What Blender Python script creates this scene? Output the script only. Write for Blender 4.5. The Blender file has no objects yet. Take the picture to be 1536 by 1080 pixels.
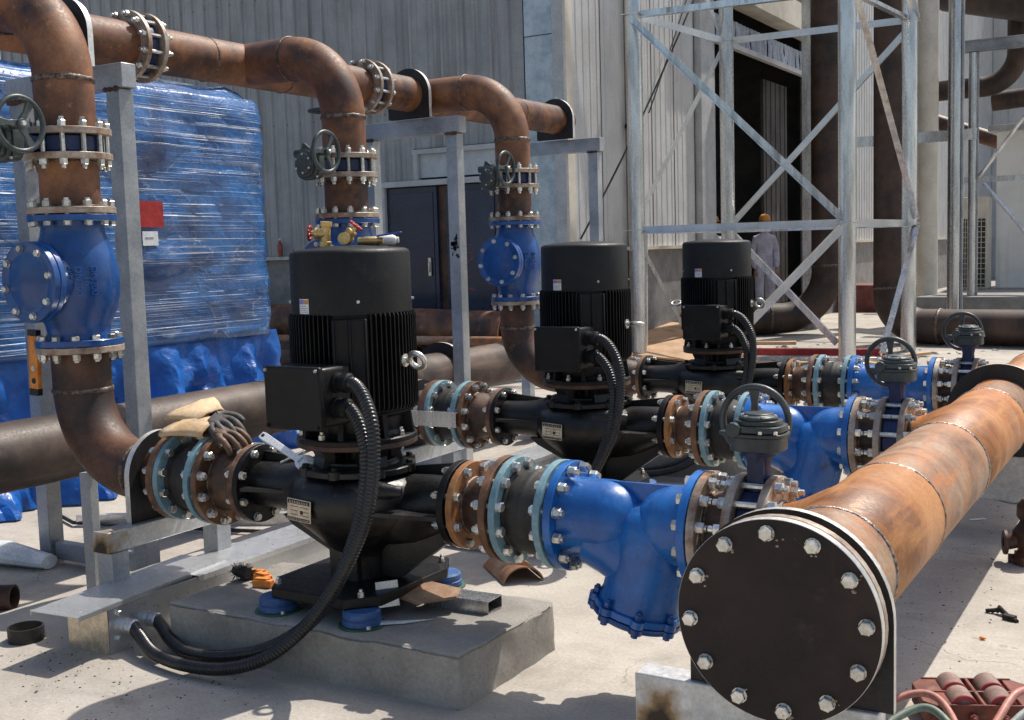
import bpy, bmesh, math, random
from mathutils import Vector, Matrix, noise
random.seed(7)
R = math.radians
PI = math.pi
sc = bpy.context.scene
COL = sc.collection

# ------------------------------------------------------------------ camera
cam_d = bpy.data.cameras.new('camera')
cam = bpy.data.objects.new('camera', cam_d)
COL.objects.link(cam)
_yaw, _pit, _rol = 0.5360, -0.0949, -0.0289
_fw = Vector((-math.sin(_yaw)*math.cos(_pit), math.cos(_yaw)*math.cos(_pit), math.sin(_pit)))
_rt = Vector((math.cos(_yaw), math.sin(_yaw), 0))
_up = _rt.cross(_fw)
_r2 = _rt*math.cos(_rol)+_up*math.sin(_rol)
_u2 = -_rt*math.sin(_rol)+_up*math.cos(_rol)
cam.matrix_world = Matrix(((_r2.x, _u2.x, -_fw.x, 2.9344), (_r2.y, _u2.y, -_fw.y, -3.6827),
                           (_r2.z, _u2.z, -_fw.z, 0.9752), (0, 0, 0, 1)))
cam_d.sensor_width = 36
cam_d.lens = 36*1725.48/1536
cam_d.clip_start = .05
cam_d.clip_end = 400
sc.camera = cam

# ------------------------------------------------------------------ world, sun, exposure
SUN = Vector((0.175, 0.60, 1.0)).normalized()
w = bpy.data.worlds.new('World')
sc.world = w
w.use_nodes = True
wn = w.node_tree
sky = wn.nodes.new('ShaderNodeTexSky')
sky.sky_type = 'NISHITA'
sky.sun_disc = False
sky.sun_elevation = math.asin(SUN.z)
sky.sun_rotation = math.atan2(SUN.x, SUN.y)
sky.air_density = 1.2
sky.dust_density = 3.0
sky.ozone_density = 1.0
bg = wn.nodes['Background']
bg.inputs['Strength'].default_value = 0.125
wn.links.new(sky.outputs[0], bg.inputs[0])
sl = bpy.data.lights.new('sun', 'SUN')
sl.energy = 4.3
sl.angle = R(0.55)
sl.color = (1, .94, .85)
sun = bpy.data.objects.new('sun', sl)
COL.objects.link(sun)
sun.rotation_euler = SUN.to_track_quat('Z', 'Y').to_euler()
sun.location = (3, 8, 20)
vs = sc.view_settings
sc.display_settings.display_device = 'sRGB'
vs.view_transform = 'Standard'
vs.look = 'None'
vs.exposure = 0.18
vs.gamma = 1
vs.use_curve_mapping = False

# ------------------------------------------------------------------ materials
def N(nt, t, **k):
    n = nt.nodes.new(t)
    for a, b in k.items():
        setattr(n, a, b)
    return n

def surf(name, cols, scale=6, detail=6, rough=(.5, .7), metal=0, bump=0, bscale=None, stretch=(1, 1, 1),
         spots=None, coat=0, distort=0, rnd=.06, spec=.5, streak=None, grain=.14, gscale=70):
    """layered procedural surface: noise ramp + optional second-colour spots + dust on upward faces' grain"""
    m = bpy.data.materials.new(name)
    m.use_nodes = True
    nt = m.node_tree
    L = nt.links.new
    b = nt.nodes['Principled BSDF']
    tc = N(nt, 'ShaderNodeTexCoord')
    oi = N(nt, 'ShaderNodeObjectInfo')
    mul = N(nt, 'ShaderNodeMath', operation='MULTIPLY')
    mul.inputs[1].default_value = 37
    L(oi.outputs['Random'], mul.inputs[0])
    add = N(nt, 'ShaderNodeVectorMath', operation='ADD')
    L(tc.outputs['Object'], add.inputs[0])
    L(mul.outputs[0], add.inputs[1])
    mp = N(nt, 'ShaderNodeMapping')
    mp.inputs['Scale'].default_value = stretch
    L(add.outputs[0], mp.inputs[0])
    n1 = N(nt, 'ShaderNodeTexNoise')
    n1.inputs['Scale'].default_value = scale
    n1.inputs['Detail'].default_value = detail
    n1.inputs['Roughness'].default_value = .62
    n1.inputs['Distortion'].default_value = distort
    L(mp.outputs[0], n1.inputs[0])
    cr = N(nt, 'ShaderNodeValToRGB')
    e = cr.color_ramp.elements
    for i, (p, c) in enumerate(cols):
        p = .5+(p-.5)*.55
        if i < 2:
            el = e[i]
            el.position = p
        else:
            el = e.new(p)
        el.color = (*c, 1)
    L(n1.outputs[0], cr.inputs[0])
    out = cr.outputs[0]
    n2 = N(nt, 'ShaderNodeTexNoise')
    n2.inputs['Scale'].default_value = bscale or scale*6
    n2.inputs['Detail'].default_value = 5
    n2.inputs['Roughness'].default_value = .6
    L(mp.outputs[0], n2.inputs[0])
    if spots:
        for (c, sscale, lo, hi) in spots:
            n3 = N(nt, 'ShaderNodeTexNoise')
            n3.inputs['Scale'].default_value = sscale
            n3.inputs['Detail'].default_value = 7
            n3.inputs['Roughness'].default_value = .68
            L(add.outputs[0], n3.inputs[0])
            r3 = N(nt, 'ShaderNodeMapRange')
            r3.inputs[1].default_value = lo
            r3.inputs[2].default_value = hi
            L(n3.outputs[0], r3.inputs[0])
            mx = N(nt, 'ShaderNodeMix', data_type='RGBA')
            L(r3.outputs[0], mx.inputs[0])
            L(out, mx.inputs[6])
            mx.inputs[7].default_value = (*c, 1)
            out = mx.outputs[2]
    if streak:
        c, st, lo, hi = streak
        mp2 = N(nt, 'ShaderNodeMapping')
        mp2.inputs['Scale'].default_value = st
        L(add.outputs[0], mp2.inputs[0])
        n4 = N(nt, 'ShaderNodeTexNoise')
        n4.inputs['Scale'].default_value = 1
        n4.inputs['Detail'].default_value = 5
        L(mp2.outputs[0], n4.inputs[0])
        r4 = N(nt, 'ShaderNodeMapRange')
        r4.inputs[1].default_value = lo
        r4.inputs[2].default_value = hi
        L(n4.outputs[0], r4.inputs[0])
        mx = N(nt, 'ShaderNodeMix', data_type='RGBA')
        L(r4.outputs[0], mx.inputs[0])
        L(out, mx.inputs[6])
        mx.inputs[7].default_value = (*c, 1)
        out = mx.outputs[2]
    # fine grain that reads as grit and brush texture up close
    ng = N(nt, 'ShaderNodeTexNoise')
    ng.inputs['Scale'].default_value = gscale
    ng.inputs['Detail'].default_value = 3
    ng.inputs['Roughness'].default_value = .7
    L(add.outputs[0], ng.inputs[0])
    rg = N(nt, 'ShaderNodeMapRange')
    rg.inputs[1].default_value = .32
    rg.inputs[2].default_value = .68
    rg.inputs[3].default_value = 1-grain
    rg.inputs[4].default_value = 1+grain
    L(ng.outputs[0], rg.inputs[0])
    mg = N(nt, 'ShaderNodeMix', data_type='RGBA', blend_type='MULTIPLY')
    mg.inputs[0].default_value = 1
    L(out, mg.inputs[6])
    L(rg.outputs[0], mg.inputs[7])
    out = mg.outputs[2]
    # per-object value drift
    hs = N(nt, 'ShaderNodeHueSaturation')
    mr = N(nt, 'ShaderNodeMapRange')
    mr.inputs[3].default_value = 1-rnd*2
    mr.inputs[4].default_value = 1+rnd*2
    L(oi.outputs['Random'], mr.inputs[0])
    L(mr.outputs[0], hs.inputs['Value'])
    L(out, hs.inputs['Color'])
    L(hs.outputs[0], b.inputs['Base Color'])
    rr = N(nt, 'ShaderNodeMapRange')
    rr.inputs[1].default_value = .3
    rr.inputs[2].default_value = .7
    rr.inputs[3].default_value = rough[0]
    rr.inputs[4].default_value = rough[1]
    L(n2.outputs[0], rr.inputs[0])
    L(rr.outputs[0], b.inputs['Roughness'])
    b.inputs['Metallic'].default_value = metal
    b.inputs['Specular IOR Level'].default_value = spec
    if coat:
        b.inputs['Coat Weight'].default_value = coat
        b.inputs['Coat Roughness'].default_value = .12
    if bump:
        bp = N(nt, 'ShaderNodeBump')
        bp.inputs['Strength'].default_value = bump
        bp.inputs['Distance'].default_value = .004
        L(n2.outputs[0], bp.inputs['Height'])
        L(bp.outputs[0], b.inputs['Normal'])
    return m

M = {}
M['rust_dark'] = surf('rust_dark', [(.25, (.028, .016, .013)), (.5, (.075, .034, .02)), (.75, (.15, .065, .032))], 4, 9, (.42, .68), 0, .25, 60,
                      spots=[((.022, .018, .017), 2.6, .52, .68), ((.24, .12, .06), 9, .62, .8), ((.2, .17, .15), 30, .68, .8)])
M['spool_brown'] = surf('spool_brown', [(.25, (.035, .022, .017)), (.5, (.085, .046, .03)), (.75, (.17, .1, .065))], 7, 9, (.42, .65), .05, .3, 70,
                      spots=[((.02, .017, .016), 6, .56, .72), ((.26, .18, .12), 14, .64, .8)])
M['mill_steel'] = surf('mill_steel', [(.25, (.03, .02, .016)), (.5, (.07, .047, .036)), (.75, (.125, .088, .068))], 2.4, 9, (.45, .65), .05, .12, 70,
                      spots=[((.026, .02, .018), 1.4, .5, .7), ((.18, .125, .09), 4, .6, .8)], streak=((.17, .11, .075), (10, .9, 10), .58, .75))
M['duct'] = surf('duct', [(.25, (.022, .014, .011)), (.5, (.045, .027, .019)), (.75, (.08, .045, .03))], 3, 9, (.5, .7), 0, .15, 60,
                      spots=[((.15, .06, .025), 7, .64, .78)], streak=((.07, .036, .022), (9, 9, .8), .55, .75))
M['orange_flange'] = surf('orange_flange', [(.25, (.2, .08, .03)), (.5, (.33, .14, .05)), (.75, (.42, .21, .09))], 8, 7, (.42, .65), .1, .2, 90,
                      spots=[((.13, .07, .045), 7, .58, .74)])
M['rust_mid'] = surf('rust_mid', [(.25, (.06, .026, .017)), (.5, (.17, .07, .032)), (.75, (.29, .13, .058))], 3.0, 9, (.45, .7), 0, .25, 70,
                     spots=[((.035, .022, .019), 1.9, .52, .66), ((.33, .13, .045), 3.1, .56, .72), ((.34, .22, .13), 14, .62, .76), ((.045, .034, .03), 24, .63, .72)], grain=.2)
M['rust_orange'] = surf('rust_orange', [(.25, (.2, .07, .02)), (.5, (.36, .135, .036)), (.75, (.48, .23, .085))], 2.6, 10, (.42, .62), 0, .25, 60, grain=.16, distort=.6,
                        spots=[((.36, .2, .1), 4, .55, .75), ((.2, .075, .03), 6, .58, .76)], streak=((.45, .2, .06), (16, 1.6, 16), .56, .7))
M['rust_tan'] = surf('rust_tan', [(.25, (.17, .085, .045)), (.5, (.29, .165, .095)), (.75, (.4, .28, .19))], 3.4, 10, (.42, .6), .05, .25, 60, grain=.16, distort=.8,
                     spots=[((.4, .15, .04), 3, .53, .68), ((.2, .11, .065), 8, .6, .78)], streak=((.46, .17, .05), (12, 1.0, 12), .54, .68))
M['weld_bright'] = surf('weld_bright', [(.3, (.12, .09, .075)), (.7, (.4, .35, .31))], 60, 3, (.25, .5), .7, .8, 120)
M['bare_flange'] = surf('bare_flange', [(.25, (.2, .14, .1)), (.5, (.38, .3, .24)), (.75, (.5, .43, .36))], 9, 7, (.4, .65), .35, .2, 90,
                        spots=[((.24, .1, .04), 7, .54, .7)])
M['rust_flange'] = surf('rust_flange', [(.25, (.07, .035, .022)), (.5, (.16, .078, .04)), (.75, (.27, .15, .085))], 8, 7, (.45, .7), .1, .25, 90,
                        spots=[((.1, .06, .045), 9, .58, .72)])
M['weld'] = surf('weld', [(.3, (.05, .04, .037)), (.7, (.2, .15, .12))], 40, 4, (.3, .6), .55, .8, 120)
M['galv'] = surf('galv', [(.3, (.5, .51, .52)), (.5, (.64, .65, .655)), (.7, (.74, .745, .75))], 3, 5, (.22, .36), .92, .03, 40, stretch=(3, 3, .5),
                 streak=((.32, .31, .295), (7, 7, .7), .58, .74), grain=.07)
M['galv_bright'] = surf('galv_bright', [(.3, (.6, .62, .63)), (.7, (.72, .73, .74))], 3, 4, (.25, .4), .75, .02, 40, spots=[((.45, .45, .45), 2.5, .58, .8)], grain=.05)
M['post_grey'] = surf('post_grey', [(.3, (.3, .325, .345)), (.55, (.39, .41, .43)), (.75, (.48, .49, .5))], 3, 6, (.35, .55), .45, .05, 60,
                      spots=[((.2, .2, .205), 2.4, .56, .75), ((.2, .11, .06), 4, .72, .8)])
M['zinc'] = surf('zinc', [(.3, (.52, .51, .47)), (.7, (.72, .71, .67))], 30, 3, (.22, .4), .85, .1, 150, rnd=.12,
                 spots=[((.32, .24, .15), 30, .6, .75)])
M['blue'] = surf('blue', [(.3, (.006, .1, .37)), (.7, (.012, .16, .52))], 5, 6, (.22, .42), 0, .22, 45, coat=.3, grain=.08,
                 spots=[((.1, .19, .42), 6, .58, .78), ((.02, .05, .14), 11, .62, .74), ((.34, .31, .27), 26, .665, .74)])
M['blue_deep'] = surf('blue_deep', [(.3, (.004, .052, .21)), (.7, (.009, .09, .32))], 5, 6, (.25, .44), 0, .22, 45, coat=.25, grain=.08,
                      spots=[((.07, .12, .26), 7, .62, .8), ((.015, .03, .09), 11, .66, .78), ((.25, .24, .22), 26, .7, .76)])
M['navy'] = surf('navy', [(.3, (.006, .012, .05)), (.7, (.012, .028, .1))], 6, 5, (.35, .55), 0, .15, 60)
M['black'] = surf('black', [(.3, (.005, .005, .0055)), (.7, (.010, .010, .0105))], 5, 6, (.32, .55), 0, .12, 60, spec=.28,
                  spots=[((.035, .032, .028), 4, .56, .8), ((.1, .09, .08), 20, .68, .78)])
M['black_cast'] = surf('black_cast', [(.3, (.005, .005, .0055)), (.7, (.010, .0098, .0098))], 6, 6, (.3, .5), 0, .3, 70,
                       spots=[((.05, .042, .035), 3.4, .56, .8), ((.12, .1, .08), 16, .66, .78)])
M['fan_black'] = surf('fan_black', [(.3, (.007, .007, .007)), (.7, (.014, .0138, .013))], 3, 8, (.4, .6), 0, .12, 90, grain=.2, spec=.32,
                    spots=[((.04, .037, .032), 5, .6, .8), ((.11, .1, .09), 18, .69, .78)])
M['rubber'] = surf('rubber', [(.3, (.014, .013, .012)), (.7, (.032, .029, .025))], 8, 6, (.55, .75), 0, .3, 60,
                   spots=[((.12, .095, .07), 5, .56, .8)])
M['conduit'] = surf('conduit', [(.3, (.01, .01, .011)), (.7, (.022, .022, .022))], 10, 4, (.25, .4), 0, .05, 60,
                    spots=[((.09, .075, .06), 9, .64, .85)])
M['ltblue'] = surf('ltblue', [(.3, (.15, .27, .32)), (.7, (.24, .38, .42))], 9, 5, (.35, .55), 0, .15, 60,
                   spots=[((.3, .24, .18), 8, .63, .8)])
M['gear'] = surf('gear', [(.3, (.035, .045, .046)), (.7, (.065, .08, .08))], 8, 5, (.3, .5), .1, .25, 90,
                 spots=[((.13, .14, .13), 8, .6, .85)])
M['wheel'] = surf('wheel', [(.3, (.04, .043, .043)), (.7, (.075, .08, .078))], 10, 5, (.3, .5), .2, .2, 80,
                  spots=[((.16, .16, .15), 9, .6, .85)])
M['blind'] = surf('blind', [(.3, (.013, .0075, .007)), (.6, (.024, .0135, .012)), (.8, (.038, .022, .019))], 2.4, 10, (.45, .68), 0, .2, 70, grain=.2, spec=.35,
                  spots=[((.07, .045, .036), 6, .62, .8), ((.11, .09, .08), 30, .69, .76)], streak=((.06, .034, .027), (16, 16, 1.4), .62, .76))
M['steel_edge'] = surf('steel_edge', [(.3, (.5, .49, .46)), (.7, (.72, .7, .67))], 8, 5, (.3, .5), .5, .1, 80, spots=[((.4, .24, .12), 8, .62, .75)])
M['saddle'] = surf('saddle', [(.3, (.01, .01, .01)), (.7, (.024, .02, .018))], 5, 6, (.45, .7), 0, .15, 60)
M['tan_leather'] = surf('tan_leather', [(.3, (.5, .33, .17)), (.7, (.68, .5, .31))], 12, 5, (.65, .85), 0, .4, 60, spots=[((.2, .13, .08), 10, .62, .8)])
M['dark_leather'] = surf('dark_leather', [(.3, (.04, .037, .035)), (.7, (.13, .12, .11))], 18, 5, (.5, .75), 0, .5, 80)
M['brown_leather'] = surf('brown_leather', [(.3, (.08, .045, .03)), (.7, (.17, .1, .06))], 18, 5, (.5, .75), 0, .5, 80)
M['chrome'] = surf('chrome', [(.3, (.74, .74, .74)), (.7, (.82, .82, .82))], 10, 3, (.2, .35), .3, .02, 60, grain=.03)
M['cabin_white'] = surf('cabin_white', [(.3, (.7, .69, .66)), (.7, (.78, .77, .74))], 2, 6, (.5, .65), streak=((.6, .56, .5), (5, 5, .5), .58, .78), grain=.05)
M['brass'] = surf('brass', [(.3, (.5, .34, .13)), (.7, (.66, .49, .22))], 14, 5, (.3, .5), .65, .15, 90)
M['red_paint'] = surf('red_paint', [(.3, (.28, .012, .014)), (.7, (.45, .03, .03))], 9, 5, (.35, .55), 0, .1, 60)
M['red_dull'] = surf('red_dull', [(.3, (.12, .03, .028)), (.7, (.19, .055, .05))], 5, 6, (.5, .75), 0, .2, 60, spots=[((.3, .22, .17), 5, .6, .8)])
M['blue_plastic'] = surf('blue_plastic', [(.3, (.01, .04, .24)), (.7, (.02, .07, .33))], 9, 3, (.3, .45), 0)
M['mount_blue'] = surf('mount_blue', [(.3, (.03, .09, .25)), (.7, (.06, .15, .36))], 9, 5, (.4, .6), 0, .15, 60, spots=[((.24, .22, .19), 8, .62, .85)])
M['green_pad'] = surf('green_pad', [(.3, (.03, .09, .06)), (.7, (.06, .14, .09))], 12, 4, (.6, .8))
M['orange'] = surf('orange', [(.3, (.6, .17, .02)), (.7, (.72, .27, .05))], 14, 4, (.45, .65))
M['white_plastic'] = surf('white_plastic', [(.3, (.62, .62, .6)), (.7, (.75, .75, .73))], 12, 4, (.4, .6))
M['paper'] = surf('paper', [(.3, (.68, .69, .7)), (.7, (.78, .79, .8))], 10, 3, (.5, .7))
M['print_violet'] = surf('print_violet', [(.3, (.2, .16, .42)), (.7, (.27, .22, .5))], 40, 2, (.5, .6))
M['print_orange'] = surf('print_orange', [(.3, (.55, .22, .1)), (.7, (.65, .3, .15))], 40, 2, (.5, .6))
M['print_grey'] = surf('print_grey', [(.3, (.25, .27, .32)), (.7, (.35, .37, .42))], 60, 2, (.5, .6))
M['plate_metal'] = surf('plate_metal', [(.3, (.5, .43, .33)), (.7, (.66, .58, .46))], 30, 4, (.25, .4), .6)
M['print_black'] = surf('print_black', [(.3, (.012, .011, .01)), (.7, (.025, .022, .02))], 30, 3, (.4, .6))
M['rag_dark'] = surf('rag_dark', [(.3, (.012, .011, .01)), (.7, (.04, .036, .03))], 20, 4, (.8, .95), 0, .8, 90)
M['wood'] = surf('wood', [(.3, (.36, .23, .12)), (.7, (.55, .38, .22))], 3, 6, (.6, .8), 0, .2, 60, stretch=(1, 9, 9))
M['plywood'] = surf('plywood', [(.3, (.33, .2, .11)), (.7, (.48, .31, .18))], 3, 7, (.6, .85), 0, .1, 50, spots=[((.2, .11, .06), 2, .56, .75)])
M['skin'] = surf('skin', [(.3, (.3, .16, .1)), (.7, (.38, .21, .14))], 12, 3, (.5, .6))
M['coverall'] = surf('coverall', [(.3, (.46, .44, .53)), (.7, (.62, .6, .69))], 10, 6, (.75, .9), 0, .5, 14)
M['hat'] = surf('hat', [(.3, (.6, .23, .03)), (.7, (.72, .33, .06))], 8, 3, (.4, .55))
M['boot'] = surf('boot', [(.3, (.012, .011, .01)), (.7, (.03, .027, .024))], 10, 3, (.5, .7))
M['hose_pink'] = surf('hose_pink', [(.3, (.4, .15, .12)), (.7, (.52, .24, .19))], 8, 5, (.45, .65), spots=[((.25, .18, .14), 7, .6, .8)])
M['hose_green'] = surf('hose_green', [(.3, (.1, .15, .12)), (.7, (.2, .25, .2))], 8, 5, (.45, .65), spots=[((.3, .3, .26), 7, .58, .8)])
M['hose_grey'] = surf('hose_grey', [(.3, (.28, .32, .3)), (.7, (.42, .46, .43))], 8, 5, (.4, .6))
M['dolly'] = surf('dolly', [(.3, (.11, .03, .02)), (.7, (.22, .06, .04))], 9, 6, (.5, .75), 0, .2, 60, spots=[((.3, .22, .17), 8, .58, .8)])
M['roller'] = surf('roller', [(.3, (.2, .13, .11)), (.7, (.3, .2, .17))], 12, 5, (.6, .8), spots=[((.25, .06, .06), 8, .6, .75)])
M['roller_edge'] = surf('roller_edge', [(.3, (.26, .03, .04)), (.7, (.36, .06, .07))], 12, 4, (.5, .7))
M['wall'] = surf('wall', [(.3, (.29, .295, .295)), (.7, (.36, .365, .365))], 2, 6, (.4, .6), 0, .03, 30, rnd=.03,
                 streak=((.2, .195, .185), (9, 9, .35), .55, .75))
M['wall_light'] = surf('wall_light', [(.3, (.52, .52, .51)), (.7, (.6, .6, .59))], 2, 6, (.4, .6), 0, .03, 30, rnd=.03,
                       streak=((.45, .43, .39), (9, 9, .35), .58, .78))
M['cream'] = surf('cream', [(.3, (.6, .55, .45)), (.7, (.7, .65, .55))], 3, 5, (.4, .6), rnd=.03)
M['flash_blue'] = surf('flash_blue', [(.3, (.36, .44, .5)), (.5, (.46, .53, .58)), (.7, (.54, .6, .64))], 5, 7, (.3, .5), .35, .05, 40,
                       spots=[((.28, .33, .37), 8, .6, .75)])
M['trim_grey'] = surf('trim_grey', [(.3, (.4, .41, .41)), (.7, (.5, .51, .51))], 4, 5, (.45, .6), rnd=.02)
M['masonry'] = surf('masonry', [(.3, (.19, .185, .175)), (.7, (.27, .26, .25))], 4, 8, (.7, .9), 0, .3, 40)
M['door_navy'] = surf('door_navy', [(.3, (.014, .022, .05)), (.7, (.022, .034, .075))], 2, 5, (.22, .38), 0, .03, 30)
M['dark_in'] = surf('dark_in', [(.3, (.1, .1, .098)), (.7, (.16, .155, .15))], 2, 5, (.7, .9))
M['door_dark'] = surf('door_dark', [(.3, (.045, .04, .036)), (.7, (.08, .072, .065))], 2, 6, (.6, .8))
M['curtain'] = surf('curtain', [(.3, (.32, .36, .44)), (.7, (.5, .54, .6))], 20, 4, (.35, .6))
M['bag'] = surf('bag', [(.3, (.6, .62, .62)), (.7, (.75, .76, .76))], 10, 4, (.2, .4), 0, .5, 30)
M['bottle_red'] = surf('bottle_red', [(.3, (.2, .04, .025)), (.7, (.28, .07, .04))], 10, 3, (.2, .3))
M['glass_dirty'] = surf('glass_dirty', [(.3, (.4, .44, .47)), (.7, (.5, .54, .56))], 3, 4, (.2, .4))

def concrete(name, cols, pores=True, big=None):
    m = surf(name, cols, 1.6, 10, (.75, .92), 0, .35, 60, rnd=.02,
             spots=[((cols[0][1][0]*.72, cols[0][1][1]*.72, cols[0][1][2]*.72), 1.1, .55, .75),
                    ((cols[-1][1][0]*1.1, cols[-1][1][1]*1.08, cols[-1][1][2]*1.05), 5, .6, .8)])
    nt = m.node_tree
    L = nt.links.new
    b = nt.nodes['Principled BSDF']
    src = b.inputs['Base Color'].links[0].from_socket
    tc = [n for n in nt.nodes if n.type == 'TEX_COORD'][0]
    vo = N(nt, 'ShaderNodeTexVoronoi')
    vo.inputs['Scale'].default_value = 17 if pores else 9
    vo.inputs['Randomness'].default_value = 1
    L(tc.outputs['Object'], vo.inputs[0])
    nz = N(nt, 'ShaderNodeTexNoise')
    nz.inputs['Scale'].default_value = 3.1
    L(tc.outputs['Object'], nz.inputs[0])
    thr = N(nt, 'ShaderNodeMapRange')
    thr.inputs[1].default_value = .45
    thr.inputs[2].default_value = .7
    thr.inputs[3].default_value = .02
    thr.inputs[4].default_value = .16
    L(nz.outputs[0], thr.inputs[0])
    lt = N(nt, 'ShaderNodeMath', operation='LESS_THAN')
    L(vo.outputs[0], lt.inputs[0])
    L(thr.outputs[0], lt.inputs[1])
    mx = N(nt, 'ShaderNodeMix', data_type='RGBA')
    fac = N(nt, 'ShaderNodeMath', operation='MULTIPLY')
    fac.inputs[1].default_value = .55 if pores else .3
    L(lt.outputs[0], fac.inputs[0])
    L(fac.outputs[0], mx.inputs[0])
    L(src, mx.inputs[6])
    mx.inputs[7].default_value = (.07, .065, .06, 1)
    out = mx.outputs[2]
    L(out, b.inputs['Base Color'])
    return m
M['plinth'] = concrete('plinth', [(.3, (.22, .205, .185)), (.7, (.36, .34, .305))])

def ground_mat():
    m = concrete('ground_concrete', [(.3, (.36, .325, .28)), (.7, (.46, .42, .365))], pores=False)
    nt = m.node_tree
    L = nt.links.new
    b = nt.nodes['Principled BSDF']
    src = b.inputs['Base Color'].links[0].from_socket
    tc = [n for n in nt.nodes if n.type == 'TEX_COORD'][0]
    out = src
    # hairline cracks, broken up by noise
    ve = N(nt, 'ShaderNodeTexVoronoi')
    ve.feature = 'DISTANCE_TO_EDGE'
    ve.inputs['Scale'].default_value = .55
    wz = N(nt, 'ShaderNodeTexNoise')
    wz.inputs['Scale'].default_value = 1.7
    wz.inputs['Detail'].default_value = 6
    L(tc.outputs['Object'], wz.inputs[0])
    wa = N(nt, 'ShaderNodeVectorMath', operation='MULTIPLY_ADD')
    wa.inputs[1].default_value = (.9, .9, 0)
    L(wz.outputs['Color'], wa.inputs[0])
    L(tc.outputs['Object'], wa.inputs[2])
    L(wa.outputs[0], ve.inputs[0])
    rc = N(nt, 'ShaderNodeMapRange')
    rc.inputs[1].default_value = .0025
    rc.inputs[2].default_value = .0006
    L(ve.outputs[0], rc.inputs[0])
    rk = N(nt, 'ShaderNodeMapRange')
    rk.inputs[1].default_value = .5
    rk.inputs[2].default_value = .6
    rk.inputs[4].default_value = .6
    L(wz.outputs[0], rk.inputs[0])
    mk = N(nt, 'ShaderNodeMath', operation='MULTIPLY')
    L(rc.outputs[0], mk.inputs[0])
    L(rk.outputs[0], mk.inputs[1])
    mxc = N(nt, 'ShaderNodeMix', data_type='RGBA')
    L(mk.outputs[0], mxc.inputs[0])
    L(out, mxc.inputs[6])
    mxc.inputs[7].default_value = (.1, .09, .08, 1)
    out = mxc.outputs[2]
    # trowel sweeps, damp/dirty patches, fine dark grit
    for (sc_, st, lo, hi, col, f) in [(1, (1.2, 5, 1), .5, .72, (.28, .255, .23), .5), (.55, (1, 1, 1), .5, .68, (.24, .22, .2), .65), (2.3, (1, 1, 1), .56, .7, (.2, .18, .16), .5),
                                      (70, (1, 1, 1), .66, .74, (.08, .075, .07), .6), (16, (1, 1, 1), .62, .75, (.52, .48, .42), .5)]:
        mp = N(nt, 'ShaderNodeMapping')
        mp.inputs['Scale'].default_value = st
        mp.inputs['Rotation'].default_value = (0, 0, .5)
        L(tc.outputs['Object'], mp.inputs[0])
        n = N(nt, 'ShaderNodeTexNoise')
        n.inputs['Scale'].default_value = sc_
        n.inputs['Detail'].default_value = 8
        n.inputs['Roughness'].default_value = .65
        n.inputs['Distortion'].default_value = .6
        L(mp.outputs[0], n.inputs[0])
        r = N(nt, 'ShaderNodeMapRange')
        r.inputs[1].default_value = lo
        r.inputs[2].default_value = hi
        r.inputs[4].default_value = f
        L(n.outputs[0], r.inputs[0])
        mx = N(nt, 'ShaderNodeMix', data_type='RGBA')
        L(r.outputs[0], mx.inputs[0])
        L(out, mx.inputs[6])
        mx.inputs[7].default_value = (*col, 1)
        out = mx.outputs[2]
    L(out, b.inputs['Base Color'])
    return m
M['ground'] = ground_mat()

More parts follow.
